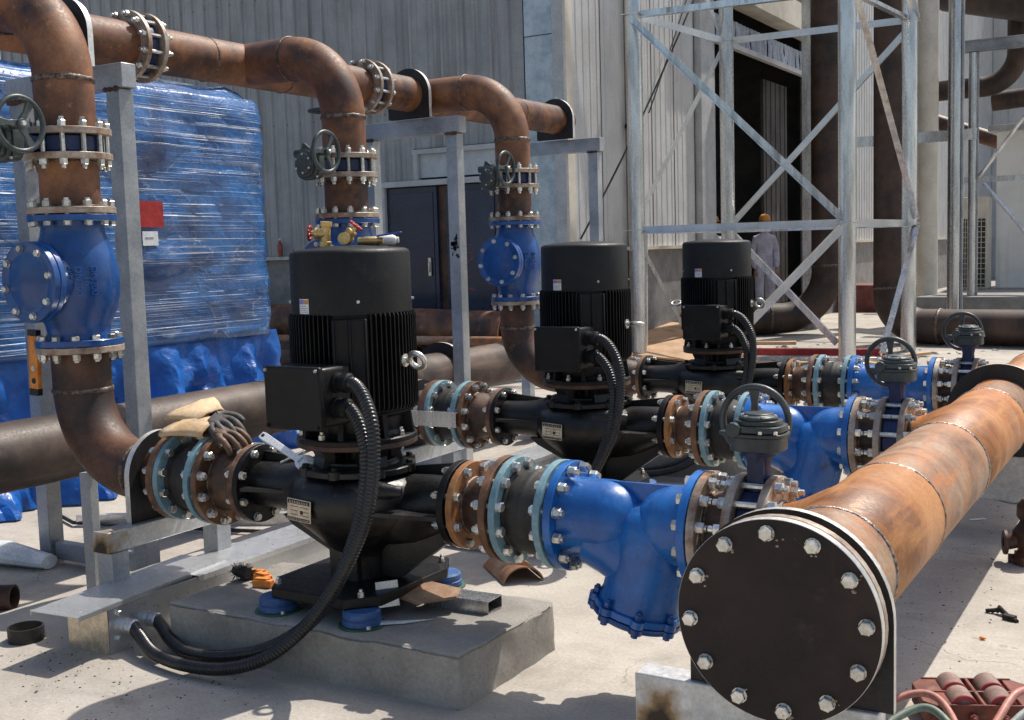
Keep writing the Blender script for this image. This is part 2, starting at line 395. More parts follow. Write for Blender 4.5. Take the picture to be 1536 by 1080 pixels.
def tarp_mat(name, film):
    m = bpy.data.materials.new(name)
    m.use_nodes = True
    nt = m.node_tree
    L = nt.links.new
    b = nt.nodes['Principled BSDF']
    tc = N(nt, 'ShaderNodeTexCoord')
    n0 = N(nt, 'ShaderNodeTexNoise')
    n0.inputs['Scale'].default_value = 2.2
    n0.inputs['Detail'].default_value = 7
    n0.inputs['Distortion'].default_value = .8
    L(tc.outputs['Object'], n0.inputs[0])
    cr = N(nt, 'ShaderNodeValToRGB')
    e = cr.color_ramp.elements
    e[0].position = .3
    e[0].color = (.008, .05, .17, 1) if film else (.006, .05, .24, 1)
    e[1].position = .72
    e[1].color = (.026, .17, .48, 1) if film else (.02, .17, .6, 1)
    L(n0.outputs[0], cr.inputs[0])
    out = cr.outputs[0]
    b.inputs['Roughness'].default_value = .32
    bp = N(nt, 'ShaderNodeBump')
    bp.inputs['Strength'].default_value = .55
    bp.inputs['Distance'].default_value = .02
    n1 = N(nt, 'ShaderNodeTexNoise')
    n1.inputs['Scale'].default_value = 9
    n1.inputs['Detail'].default_value = 5
    n1.inputs['Distortion'].default_value = 1.2
    L(tc.outputs['Object'], n1.inputs[0])
    h = n1.outputs[0]
    for vs_sc, k_ in ((2.6, 1.6), (7, .7)):
        vo = N(nt, 'ShaderNodeTexVoronoi')
        vo.feature = 'SMOOTH_F1'
        vo.inputs['Scale'].default_value = vs_sc
        vo.inputs['Smoothness'].default_value = .25
        dn = N(nt, 'ShaderNodeVectorMath', operation='MULTIPLY_ADD')
        dn.inputs[1].default_value = (.5, .5, .5)
        L(n0.outputs['Color'], dn.inputs[0])
        L(tc.outputs['Object'], dn.inputs[2])
        L(dn.outputs[0], vo.inputs[0])
        ma = N(nt, 'ShaderNodeMath', operation='MULTIPLY_ADD')
        ma.inputs[1].default_value = k_
        L(vo.outputs[0], ma.inputs[0])
        L(h, ma.inputs[2])
        h = ma.outputs[0]
    if film:   # stretch film: thin near-horizontal bands of white, pulled tight, with clear gaps
        for (rot, st, lo, hi, f, seed) in [(-.13, (1, .26, 34), .6, .68, .85, 1), (-.05, (1, .2, 60), .6, .67, .9, 2), (.02, (1, .35, 22), .6, .8, .55, 3), (-.2, (1, .5, 30), .64, .72, .7, 4), (.0, (1, .12, 110), .61, .68, .6, 5), (.9, (1, 2.5, 5), .66, .74, .35, 6)]:
            mp = N(nt, 'ShaderNodeMapping')
            mp.inputs['Rotation'].default_value = (rot, 0, 0)
            mp.inputs['Scale'].default_value = st
            mp.inputs['Location'].default_value = (0, seed*7.3, seed*3.1)
            L(tc.outputs['Object'], mp.inputs[0])
            n = N(nt, 'ShaderNodeTexNoise')
            n.inputs['Scale'].default_value = 1
            n.inputs['Detail'].default_value = 3
            n.inputs['Distortion'].default_value = .3
            L(mp.outputs[0], n.inputs[0])
            r = N(nt, 'ShaderNodeMapRange')
            r.inputs[1].default_value = lo
            r.inputs[2].default_value = hi
            r.inputs[4].default_value = f
            L(n.outputs[0], r.inputs[0])
            # bands bunch up: patches of tight film, patches of bare tarp
            nm = N(nt, 'ShaderNodeTexNoise')
            nm.inputs['Scale'].default_value = 1.0
            nm.inputs['Detail'].default_value = 4
            mpm = N(nt, 'ShaderNodeMapping')
            mpm.inputs['Location'].default_value = (seed*5.1, seed*2.2, seed)
            mpm.inputs['Scale'].default_value = (1, .7, 2.4)
            L(tc.outputs['Object'], mpm.inputs[0])
            L(mpm.outputs[0], nm.inputs[0])
            rm = N(nt, 'ShaderNodeMapRange')
            rm.inputs[1].default_value = .47
            rm.inputs[2].default_value = .6
            L(nm.outputs[0], rm.inputs[0])
            pr_ = N(nt, 'ShaderNodeMath', operation='MULTIPLY')
            L(r.outputs[0], pr_.inputs[0])
            L(rm.outputs[0], pr_.inputs[1])
            mx = N(nt, 'ShaderNodeMix', data_type='RGBA')
            L(pr_.outputs[0], mx.inputs[0])
            L(out, mx.inputs[6])
            mx.inputs[7].default_value = (.62, .68, .78, 1)
            out = mx.outputs[2]
            ad = N(nt, 'ShaderNodeMath', operation='ADD')
            L(h, ad.inputs[0])
            L(r.outputs[0], ad.inputs[1])
            h = ad.outputs[0]
        # highlights along ragged film creases, painted as thin pale lines
        for (vsc, f) in ((1.1, .34), (2.6, .2)):
            ve = N(nt, 'ShaderNodeTexVoronoi')
            ve.feature = 'DISTANCE_TO_EDGE'
            ve.inputs['Scale'].default_value = vsc
            dv = N(nt, 'ShaderNodeVectorMath', operation='MULTIPLY_ADD')
            dv.inputs[1].default_value = (.9, .9, .9)
            L(n0.outputs['Color'], dv.inputs[0])
            L(tc.outputs['Object'], dv.inputs[2])
            L(dv.outputs[0], ve.inputs[0])
            rv = N(nt, 'ShaderNodeMapRange')
            rv.inputs[1].default_value = .02
            rv.inputs[2].default_value = .0
            rv.inputs[4].default_value = f
            L(ve.outputs[0], rv.inputs[0])
            rw = N(nt, 'ShaderNodeMapRange')
            rw.inputs[1].default_value = .46
            rw.inputs[2].default_value = .62
            L(n1.outputs[0], rw.inputs[0])
            mv = N(nt, 'ShaderNodeMath', operation='MULTIPLY')
            L(rv.outputs[0], mv.inputs[0])
            L(rw.outputs[0], mv.inputs[1])
            mx = N(nt, 'ShaderNodeMix', data_type='RGBA')
            L(mv.outputs[0], mx.inputs[0])
            L(out, mx.inputs[6])
            mx.inputs[7].default_value = (.62, .7, .82, 1)
            out = mx.outputs[2]
        b.inputs['Coat Weight'].default_value = .8
        b.inputs['Coat Roughness'].default_value = .12
    L(h, bp.inputs['Height'])
    L(bp.outputs[0], b.inputs['Normal'])
    L(out, b.inputs['Base Color'])
    return m
M['film'] = tarp_mat('film_wrap', True)
M['tarp'] = tarp_mat('blue_tarp', False)

def burn_mat():
    """galvanised steel with a scorched weld mark at the object's origin side (attribute-free, object coords)"""
    m = surf('galv_burnt', [(.3, (.5, .51, .51)), (.7, (.64, .645, .64))], 10, 5, (.35, .55), .4, .06, 60, spots=[((.38, .37, .35), 3, .56, .75)])
    nt = m.node_tree
    L = nt.links.new
    b = nt.nodes['Principled BSDF']
    src = b.inputs['Base Color'].links[0].from_socket
    tc = [n for n in nt.nodes if n.type == 'TEX_COORD'][0]
    out = src
    nz = N(nt, 'ShaderNodeTexNoise')
    nz.inputs['Scale'].default_value = 9
    nz.inputs['Detail'].default_value = 8
    L(tc.outputs['Object'], nz.inputs[0])
    ln = N(nt, 'ShaderNodeVectorMath', operation='LENGTH')
    L(tc.outputs['Object'], ln.inputs[0])
    s = N(nt, 'ShaderNodeMath', operation='MULTIPLY_ADD')
    s.inputs[1].default_value = -.2
    L(nz.outputs[0], s.inputs[0])
    L(ln.outputs['Value'], s.inputs[2])
    for lo, hi, col in [(-.005, -.05, (.3, .2, .1)), (-.04, -.075, (.035, .025, .02))]:
        r = N(nt, 'ShaderNodeMapRange')
        r.inputs[1].default_value = lo
        r.inputs[2].default_value = hi
        L(s.outputs[0], r.inputs[0])
        mx = N(nt, 'ShaderNodeMix', data_type='RGBA')
        L(r.outputs[0], mx.inputs[0])
        L(out, mx.inputs[6])
        mx.inputs[7].default_value = (*col, 1)
        out = mx.outputs[2]
    L(out, b.inputs['Base Color'])
    return m
M['galv_burnt'] = burn_mat()

# ------------------------------------------------------------------ mesh helpers
AX = Matrix.Rotation(PI/2, 4, 'Y')      # local Z -> +X
AXN = Matrix.Rotation(-PI/2, 4, 'Y')    # local Z -> -X
AY = Matrix.Rotation(-PI/2, 4, 'X')     # local Z -> +Y
AYN = Matrix.Rotation(PI/2, 4, 'X')     # local Z -> -Y
AZ = Matrix.Identity(4)
def T(x, y=0, z=0):
    return Matrix.Translation((x, y, z))

class MB:
    def __init__(s):
        s.v = []
        s.f = []
    def add(s, vs_, fs, m=None):
        o = len(s.v)
        for p in vs_:
            p = Vector(p)
            s.v.append((m @ p)[:] if m else p[:])
        for f in fs:
            s.f.append(tuple(i+o for i in f))
        return s
    def box(s, c, d, m=None):
        x, y, z = c
        a, b, e = d[0]/2, d[1]/2, d[2]/2
        vs_ = [(x-a, y-b, z-e), (x+a, y-b, z-e), (x+a, y+b, z-e), (x-a, y+b, z-e), (x-a, y-b, z+e), (x+a, y-b, z+e), (x+a, y+b, z+e), (x-a, y+b, z+e)]
        return s.add(vs_, [(0, 3, 2, 1), (4, 5, 6, 7), (0, 1, 5, 4), (1, 2, 6, 5), (2, 3, 7, 6), (3, 0, 4, 7)], m)
    def lathe(s, prof, m=None, n=32, loop=False):
        vs_, fs, rows = [], [], []
        for r, h in prof:
            if r < 1e-6:
                rows.append([len(vs_)])
                vs_.append((0, 0, h))
            else:
                rows.append(list(range(len(vs_), len(vs_)+n)))
                vs_ += [(r*math.cos(2*PI*i/n), r*math.sin(2*PI*i/n), h) for i in range(n)]
        k = len(rows)
        for a in range(k if loop else k-1):
            A, B = rows[a], rows[(a+1) % k]
            for i in range(n):
                j = (i+1) % n
                if len(A) == 1 and len(B) == 1:
                    continue
                if len(A) == 1:
                    fs.append((A[0], B[j], B[i]))
                elif len(B) == 1:
                    fs.append((A[i], A[j], B[0]))
                else:
                    fs.append((A[i], A[j], B[j], B[i]))
        return s.add(vs_, fs, m)
    def ring(s, ro, ri, z0, z1, m=None, n=48, c=.002):
        return s.lathe([(ri, z0), (ro-c, z0), (ro, z0+c), (ro, z1-c), (ro-c, z1), (ri, z1)], m, n, True)
    def cyl(s, r, z0, z1, m=None, n=24, c=0):
        if c:
            return s.lathe([(0, z0), (r-c, z0), (r, z0+c), (r, z1-c), (r-c, z1), (0, z1)], m, n)
        return s.lathe([(0, z0), (r, z0), (r, z1), (0, z1)], m, n)
    def tube(s, path, r, n=12, caps=True, m=None, flat=1):
        pts = [Vector(p) for p in path]
        k = len(pts)
        rr = r if isinstance(r, (list, tuple)) else [r]*k
        tang = [(pts[min(i+1, k-1)]-pts[max(i-1, 0)]).normalized() for i in range(k)]
        t0 = tang[0]
        ref = Vector((0, 0, 1)) if abs(t0.z) < .9 else Vector((1, 0, 0))
        u = t0.cross(ref).normalized()
        vs_, fs = [], []
        for i in range(k):
            if i:
                q = tang[i-1].rotation_difference(tang[i])
                u = q @ u
            w_ = tang[i].cross(u).normalized()
            for j in range(n):
                a = 2*PI*j/n
                vs_.append(pts[i]+(u*math.cos(a)+w_*math.sin(a)*flat)*rr[i])
        for i in range(k-1):
            for j in range(n):
                q = (j+1) % n
                fs.append((i*n+j, i*n+q, (i+1)*n+q, (i+1)*n+j))
        if caps:
            fs.append(tuple(range(n))[::-1])
            fs.append(tuple((k-1)*n+j for j in range(n)))
        return s.add(vs_, fs, m)
    def prism(s, poly, z0, z1, m=None):
        n = len(poly)
        vs_ = [(x, y, z0) for x, y in poly]+[(x, y, z1) for x, y in poly]
        fs = [tuple(range(n))[::-1], tuple(range(n, 2*n))]
        fs += [(i, (i+1) % n, n+(i+1) % n, n+i) for i in range(n)]
        return s.add(vs_, fs, m)
    def torus(s, Ra, ra, m=None, n=36, k=10):
        return s.lathe([(Ra+ra*math.cos(2*PI*i/k), ra*math.sin(2*PI*i/k)) for i in range(k)], m, n, True)
    def sphere(s, r, m=None, n=20, k=12, z=1):
        return s.lathe([(r*math.sin(PI*i/k), -r*z*math.cos(PI*i/k)) for i in range(k+1)], m, n)
    def mesh(s, name, mat, ang=32, smooth=True):
        me = bpy.data.meshes.new(name)
        me.from_pydata(s.v, [], s.f)
        bm = bmesh.new()
        bm.from_mesh(me)
        bmesh.ops.recalc_face_normals(bm, faces=bm.faces)
        bm.to_mesh(me)
        bm.free()
        if smooth:
            me.polygons.foreach_set('use_smooth', [True]*len(me.polygons))
            me.set_sharp_from_angle(angle=R(ang))
        me.materials.append(M[mat] if isinstance(mat, str) else mat)
        return me

def link(name, me, parent=None, m=None, kind=None, bevel=0):
    o = bpy.data.objects.new(name, me)
    COL.objects.link(o)
    if parent:
        o.parent = parent
    if m is not None:
        o.matrix_basis = m
    if kind:
        o['kind'] = kind
    if bevel:
        b = o.modifiers.new('bevel', 'BEVEL')
        b.width = bevel
        b.segments = 2
        b.limit_method = 'ANGLE'
        b.angle_limit = R(40)
    return o
def part(name, mb, mat, parent, m=None, kind=None, bevel=0, ang=32):
    return link(name, mb.mesh(name, mat, ang), parent, m, kind, bevel)
def thing(name, label, cat, loc=(0, 0, 0), rot=None, group=None):
    o = bpy.data.objects.new(name, None)
    o.empty_display_size = .1
    COL.objects.link(o)
    o.matrix_basis = T(*loc) @ (rot if rot is not None else AZ)
    o['label'] = label
    o['category'] = cat
    if group:
        o['group'] = group
    return o
def solo(name, mb, mat, label, cat, loc=(0, 0, 0), rot=None, group=None, bevel=0, kind=None, ang=32):
    o = link(name, mb.mesh(name, mat, ang), None, T(*loc) @ (rot if rot is not None else AZ), kind, bevel)
    o['label'] = label
    o['category'] = cat
    if group:
        o['group'] = group
    return o
KIDS = {}
def copy_tree(o, parent=None, off=None):
    c = o.copy()
    COL.objects.link(c)
    if parent:
        c.parent = parent
    for ch in list(o.children):
        copy_tree(ch, c)
    return c

# bolts ---------------------------------------------------------------
_bolt = {}
def bolt_mesh(af, grip, kind='bolt', mat='zinc'):
    """along Z; bearing faces at z=0 (head side, head above) and z=-grip (nut side)"""
    k = (af, round(grip, 4), kind, mat)
    if k in _bolt:
        return _bolt[k]
    b = MB()
    rh = af/math.sqrt(3)
    ph = random.random()
    def hexa(z0, z1):
        mm = Matrix.Rotation(ph, 4, 'Z')
        sgn = 1 if z1 > z0 else -1
        b.lathe([(0, z0), (rh, z0), (rh, z1-.18*af*sgn*.5), (rh*.84, z1), (0, z1)], mm, 6)
    rs = af*.34
    b.cyl(af*.62, 0, .003, n=12)
    if kind == 'stud':
        hexa(.003, .003+af*.72)
        b.cyl(rs, .003+af*.7, .003+af*1.25, n=10, c=.002)
    else:
        hexa(.003, .003+af*.55)
    if kind != 'head':
        b.cyl(rs, -grip-.002, .002, n=8)
        b.cyl(af*.62, -grip-.003, -grip, n=12)
        hexa(-grip-.003, -grip-.003-af*.72)
        b.cyl(rs, -grip-.003-af*(1.2 if kind == 'stud' else 1.0), -grip-.003-af*.7, n=10)
    me = b.mesh('bolt', mat, 25)
    _bolt[k] = me
    return me
def bolts(parent, n, pr, m, me, phase=.5, name='bolt', jit=True):
    for i in range(n):
        a = 2*PI*(i+phase)/n
        mm = m @ T(pr*math.cos(a), pr*math.sin(a), 0)
        if jit:
            mm = mm @ Matrix.Rotation(random.random()*1.04, 4, 'Z')
        link(name, me, parent, mm)

def arc(c, r, a0, a1, n, plane='XZ'):
    out = []
    for i in range(n+1):
        a = a0+(a1-a0)*i/n
        u, v = r*math.cos(a), r*math.sin(a)
        out.append((c[0]+u, c[1], c[2]+v) if plane == 'XZ' else ((c[0], c[1]+u, c[2]+v) if plane == 'YZ' else (c[0]+u, c[1]+v, c[2])))
    return out
def weld_ring(parent, r, m, mat='weld', t=.007):
    b = MB()
    n = 56
    vs_, fs = [], []
    k = 8
    for i in range(n):
        a = 2*PI*i/n
        rr = t*(1+.35*noise.noise(Vector((i*1.7, r*50, t*900))))
        sh = t*.5*noise.noise(Vector((i*.6, 3, r*30)))
        for j in range(k):
            q = 2*PI*j/k
            vs_.append(((r+rr*math.cos(q)*.8)*math.cos(a), (r+rr*math.cos(q)*.8)*math.sin(a), sh+rr*1.3*math.sin(q)))
    for i in range(n):
        for j in range(k):
            fs.append((i*k+j, ((i+1) % n)*k+j, ((i+1) % n)*k+(j+1) % k, i*k+(j+1) % k))
    b.add(vs_, fs)
    return part('weld_bead', b, mat, parent, m, ang=60)

RF, RP, RS = .2025, .1365, .170     # large flange, pipe, small flange radii
G = -.644
D = 2.0785
XR = -1.663
NEAR = ['nearest', 'middle', 'farthest']

# ------------------------------------------------------------------ ground
def ground():
    b = MB()
    xs = [-120, -40, -14, -8, -5, -3.4]+[-3+.1*i for i in range(0, 20)]+[-1, -.5, 0, .7, 1.4, 2.1, 3, 4, 6, 10, 40, 120]
    ys = [-40, -10, -5, -3, -2, -1, 0, 1, 2, 3, 4, 5, 6, 7, 8, 10, 14, 20, 30, 60, 140]
    def z(x, y):
        t = min(1, max(0, (-1.78-x)/.5))
        dip = .165*t*t*(3-2*t)
        u = min(1, max(0, (7-y)/2.5))
        return G-dip*u*u*(3-2*u)
    vs_ = [(x, y, z(x, y)) for y in ys for x in xs]
    n = len(xs)
    fs = [(j*n+i, j*n+i+1, (j+1)*n+i+1, (j+1)*n+i) for j in range(len(ys)-1) for i in range(n-1)]
    b.add(vs_, fs)
    o = link('ground', b.mesh('ground', 'ground', 80), kind='structure')
ground()
# ================================================================== large structure
YW, XC = 9.8, -4.1

# -------- warehouse: front wall of ribbed sheets (faces -Y), side wall (faces +X) with the big doorway
def warehouse():
    o = thing('warehouse', 'pale grey corrugated metal warehouse with navy doors and a tall open doorway', 'warehouse', (XC, YW, G))
    H = 7.2
    # sheet profile along local x, ribs proud towards -y
    def sheet(wid, z0, z1, name, deep=.03):
        pts = [(0, 0), (.012, -deep), (.04, -deep), (.055, 0), (wid*.42, 0), (wid*.45, -.008), (wid*.5, -.008), (wid*.53, 0), (wid, 0)]
        b = MB()
        vs_, fs = [], []
        for x, y in pts:
            vs_ += [(x, y, z0), (x, y, z1)]
        fs = [(2*i, 2*i+2, 2*i+3, 2*i+1) for i in range(len(pts)-1)]
        b.add(vs_, fs)
        return b.mesh(name, 'wall', 15)
    wp = .262
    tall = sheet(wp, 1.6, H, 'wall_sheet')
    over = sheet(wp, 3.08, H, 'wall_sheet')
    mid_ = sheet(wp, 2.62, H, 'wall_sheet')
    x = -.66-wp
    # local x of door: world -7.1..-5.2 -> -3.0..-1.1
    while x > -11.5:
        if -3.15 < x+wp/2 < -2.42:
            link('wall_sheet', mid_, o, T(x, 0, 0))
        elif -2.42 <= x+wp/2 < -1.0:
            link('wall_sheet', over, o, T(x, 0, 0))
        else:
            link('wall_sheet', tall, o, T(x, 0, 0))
        x -= wp
    b = MB()
    b.box((-7.4, .14, .78), (8.6, .2, 1.6))
    part('dado_wall', b, 'masonry', o)
    b = MB()
    b.box((-7.4, -.0, 1.6), (8.6, .16, .05))
    part('ledge', b, 'trim_grey', o)
    b = MB()
    b.box((-.85, .14, .78), (.3, .2, 1.6))
    part('dado_wall', b, 'masonry', o)
    b = MB()
    for k in range(42):
        for z in (1.72, 3.6, 5.5):
            b.cyl(.011, 0, .006, T(-1.0-wp*k+.13, -.001, z) @ AYN, 8)
    part('screw', b, 'saddle', o, kind='stuff')
    # back-up liner behind sheets so no daylight leaks
    b = MB()
    b.box((-7.2, .3, 5.2), (8.4, .1, 4.2))
    b.box((-.6, .3, 3.6), (.9, .1, 7.2))
    b.box((-11.2, .3, 1.8), (.4, .1, 3.6))
    part('liner', b, 'masonry', o)
    # corner flashings
    b = MB()
    b.box((-.405, -.03, 2.2), (.43, .03, 4.4))
    part('corner_flashing', b, 'flash_blue', o, bevel=.003)
    b = MB()
    b.box((-.405, -.034, 6.1), (.43, .03, 3.38))
    part('corner_flashing', b, 'flash_blue', o, bevel=.003)
    b = MB()
    b.box((-.11, -.05, 3.6), (.16, .06, 7.2))
    part('corner_trim', b, 'trim_grey', o, bevel=.004)
    b = MB()
    b.box((-.01, .02, 3.6), (.04, .2, 7.2))
    part('corner_trim', b, 'cream', o, bevel=.004)
    for k in range(16):
        b2 = bolt_mesh(.022, .002, 'head')
        link('rivet', b2, o, T(-.15+.03*(k % 2), -.081, 3.15+.06*(k//2)) @ AYN)
    # navy double door
    for i, (x0, x1) in enumerate(((-2.98, -2.13), (-1.98, -1.12))):
        b = MB()
        b.box(((x0+x1)/2, .03, 1.27), (x1-x0, .06, 2.56))
        dr = part('door_leaf', b, 'door_navy', o, bevel=.006)
        b = MB()
        b.box(((x0+x1)/2, -.006, 1.27), (x1-x0-.12, .012, 2.4))
        part('door_panel', b, 'door_navy', dr, bevel=.004)
        if i == 0:
            b = MB()
            b.box((x1-.13, -.03, 1.42), (.05, .02, .26))
            b.box((x1-.13, -.05, 1.42), (.025, .02, .14))
            part('handle', b, 'zinc', dr, bevel=.004)
        else:
            b = MB()   # faded red brush marks sprayed on the leaf
            for k, (px, pz, w_, h, a) in enumerate([(-1.66, 1.72, .2, .025, .1), (-1.66, 1.6, .26, .025, -.05), (-1.66, 1.6, .025, .3, .05), (-1.6, 1.5, .17, .022, -.6), (-1.72, 1.5, .17, .022, .7),
                                                    (-1.66, 1.28, .24, .025, .0), (-1.66, 1.2, .025, .26, -.05), (-1.62, 1.1, .2, .025, .08)]):
                b.box((0, 0, 0), (w_, .001, h), T(px, -.0135, pz) @ Matrix.Rotation(a, 4, 'Y'))
            part('red_marking', b, 'red_dull', dr)
    b = MB()
    b.box((-2.055, .06, 1.27), (.15, .02, 2.56))
    part('door_gap_post', b, 'rust_dark', o)
    b = MB()
    b.box((-2.05, -.035, 2.6), (2.1, .07, .08))
    b.box((-3.04, -.03, 1.28), (.1, .06, 2.56))
    b.box((-1.06, -.03, 1.28), (.1, .06, 2.56))
    part('door_frame', b, 'trim_grey', o, bevel=.004)
    tr = MB()
    tr.box((-1.72, .0, 2.84), (1.32, .03, .34))
    t_ = part('transom_window', tr, 'glass_dirty', o)
    b = MB()
    b.box((-1.72, -.04, 3.03), (1.5, .08, .07))
    b.box((-2.42, -.04, 2.82), (.07, .08, .36))
    b.box((-1.0, -.04, 2.82), (.07, .08, .36))
    part('window_frame', b, 'trim_grey', t_, bevel=.004)
    # side wall: sheets run along Y, face +X
    side = MB()
    def sside(y0, y1, z0, z1, mat, pitch=.2, dp=.009):
        b = MB()
        vs_, fs = [], []
        y = y0
        prof = []
        while y < y1-1e-6:
            e = min(y+pitch, y1)
            prof += [(y, 0), (y+pitch*.6, 0), (y+pitch*.68, dp), (y+pitch*.92, dp)]
            y = e
        prof.append((y1, 0))
        for yy, xx in prof:
            yy = min(yy, y1)
            vs_ += [(xx, yy, z0), (xx, yy, z1)]
        fs = [(2*i, 2*i+2, 2*i+3, 2*i+1) for i in range(len(prof)-1)]
        b.add(vs_, fs)
        return b
    for i in range(5):
        y0 = .09+i*.855
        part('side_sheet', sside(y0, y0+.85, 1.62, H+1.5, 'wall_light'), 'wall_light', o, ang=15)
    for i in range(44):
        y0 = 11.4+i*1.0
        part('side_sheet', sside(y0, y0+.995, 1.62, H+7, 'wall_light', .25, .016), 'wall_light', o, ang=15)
    b = MB()
    b.box((-.1, 2.3, .78), (.2, 4.2, 1.6))
    b.box((-.1, 33.4, .78), (.2, 44, 1.6))
    part('dado_wall', b, 'masonry', o)
    b = MB()
    b.box((.02, 2.3, 1.6), (.14, 4.2, .05))
    b.box((.02, 33.4, 1.6), (.14, 44, .05))
    part('ledge', b, 'cream', o)
    b = MB()
    b.box((-.3, 2.3, 4.5), (.1, 4.4, 9))
    b.box((-.3, 33.6, 7.2), (.1, 44.4, 14.2))
    b.box((-.3, 8, 7.4), (.1, 7.2, 2.2))
    part('liner', b, 'masonry', o)
    # door jamb, lintel, rail, strip curtain
    b = MB()
    b.box((.05, 4.7, 3.2), (.14, .62, 6.4))
    part('door_jamb', b, 'trim_grey', o, bevel=.006)
    b = MB()
    b.box((.05, 11.2, 3.2), (.14, .5, 6.4))
    part('door_jamb', b, 'cream', o, bevel=.006)
    b = MB()
    b.box((.16, 8.0, 5.98), (.4, 7.2, .5))
    part('door_lintel', b, 'cream', o, bevel=.006)
    b = MB()
    b.box((.12, 8.0, 5.0), (.1, 6.2, .09))
    part('curtain_rail', b, 'wall_light', o, bevel=.004)
    for k in range(30):
        b = MB()
        y0 = 5.05+k*.2
        b.tube([(.04+.03*math.sin(k*2.1), y0+.1, 5.05), (.03+.03*math.sin(k*1.3), y0+.1, 5.3), (.02, y0+.1, 5.48)], [.105, .1, .09], 8, flat=.25)
        part('curtain_strip', b, 'curtain', o)
    b = MB()
    b.box((-.3, 9.45, 2.6), (.06, 1.5, 4.4))
    for k in range(5):
        b.box((-.265, 8.85+.3*k, 2.6), (.02, .05, 4.38))
    part('sliding_door', b, 'door_dark', o)
    # dark hall behind the doorway
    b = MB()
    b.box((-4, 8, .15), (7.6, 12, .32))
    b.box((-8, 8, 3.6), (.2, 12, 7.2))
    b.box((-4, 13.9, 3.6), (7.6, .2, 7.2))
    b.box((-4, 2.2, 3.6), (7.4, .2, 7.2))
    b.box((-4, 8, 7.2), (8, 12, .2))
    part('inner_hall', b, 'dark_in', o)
    b = MB()
    b.box((-6, 6.4, 8.75), (13, 13.4, .1))
    part('roof', b, 'trim_grey', o)
    return o
warehouse()
b = MB()
b.box((-3.74, 16.95, G+.15), (.68, 1.6, .32))
o = link('door_apron', b.mesh('door_apron', 'masonry'), kind='structure', bevel=.02)

# downpipe and leaning rods on the side wall
t_ = thing('downpipe', 'cream plastic downpipe strapped to the warehouse side wall left of the tower', 'downpipe', (-3.98, 11.55, G))
b = MB()
b.cyl(.11, 0, 7.5, n=24)
part('pipe', b, 'cream', t_)
b = MB()
b.ring(.135, .111, 3.3, 3.36, None, 24)
b.box((-.1, 0, 3.33), (.14, .05, .06))
part('strap', b, 'saddle', t_)
b = MB()
b.tube([(0, 0, 0), (.02, .1, 2.25)], .018, 8)
solo('leaning_rod', b, 'white_plastic', 'taller white rod leaning against the wall behind the middle pump', 'rod', (-3.75, 11.15, G), group='white rods leaning on the wall')
b = MB()
b.tube([(0, 0, 0), (.0, .08, 1.9)], .018, 8)
solo('leaning_rod', b, 'white_plastic', 'shorter white rod leaning against the wall behind the middle pump', 'rod', (-3.7, 11.22, G), group='white rods leaning on the wall')

# black stay wires
def wire(pts, label, r=.012):
    b = MB()
    p0 = Vector(pts[0])
    b.tube([Vector(p)-p0 for p in pts], r, 6)
    solo('stay_wire', b, 'print_black', label, 'wire', p0, group='black stay wires')
def cr_line(a, b_, sag, n=10):
    a, b_ = Vector(a), Vector(b_)
    return [a.lerp(b_, i/n)+Vector((0, 0, -sag*4*(i/n)*(1-i/n))) for i in range(n+1)]
wire(cr_line((-3.95, 9.75, 1.1), (-3.6, 13.2, 4.9), .12), 'black wire rising from beside the farthest check valve to the tower top', .014)
wire(cr_line((-3.9, 11.9, 2.9), (-3.9, 13.6, 5.0), .02), 'shorter black wire high between tower post and corrugated side wall', .012)

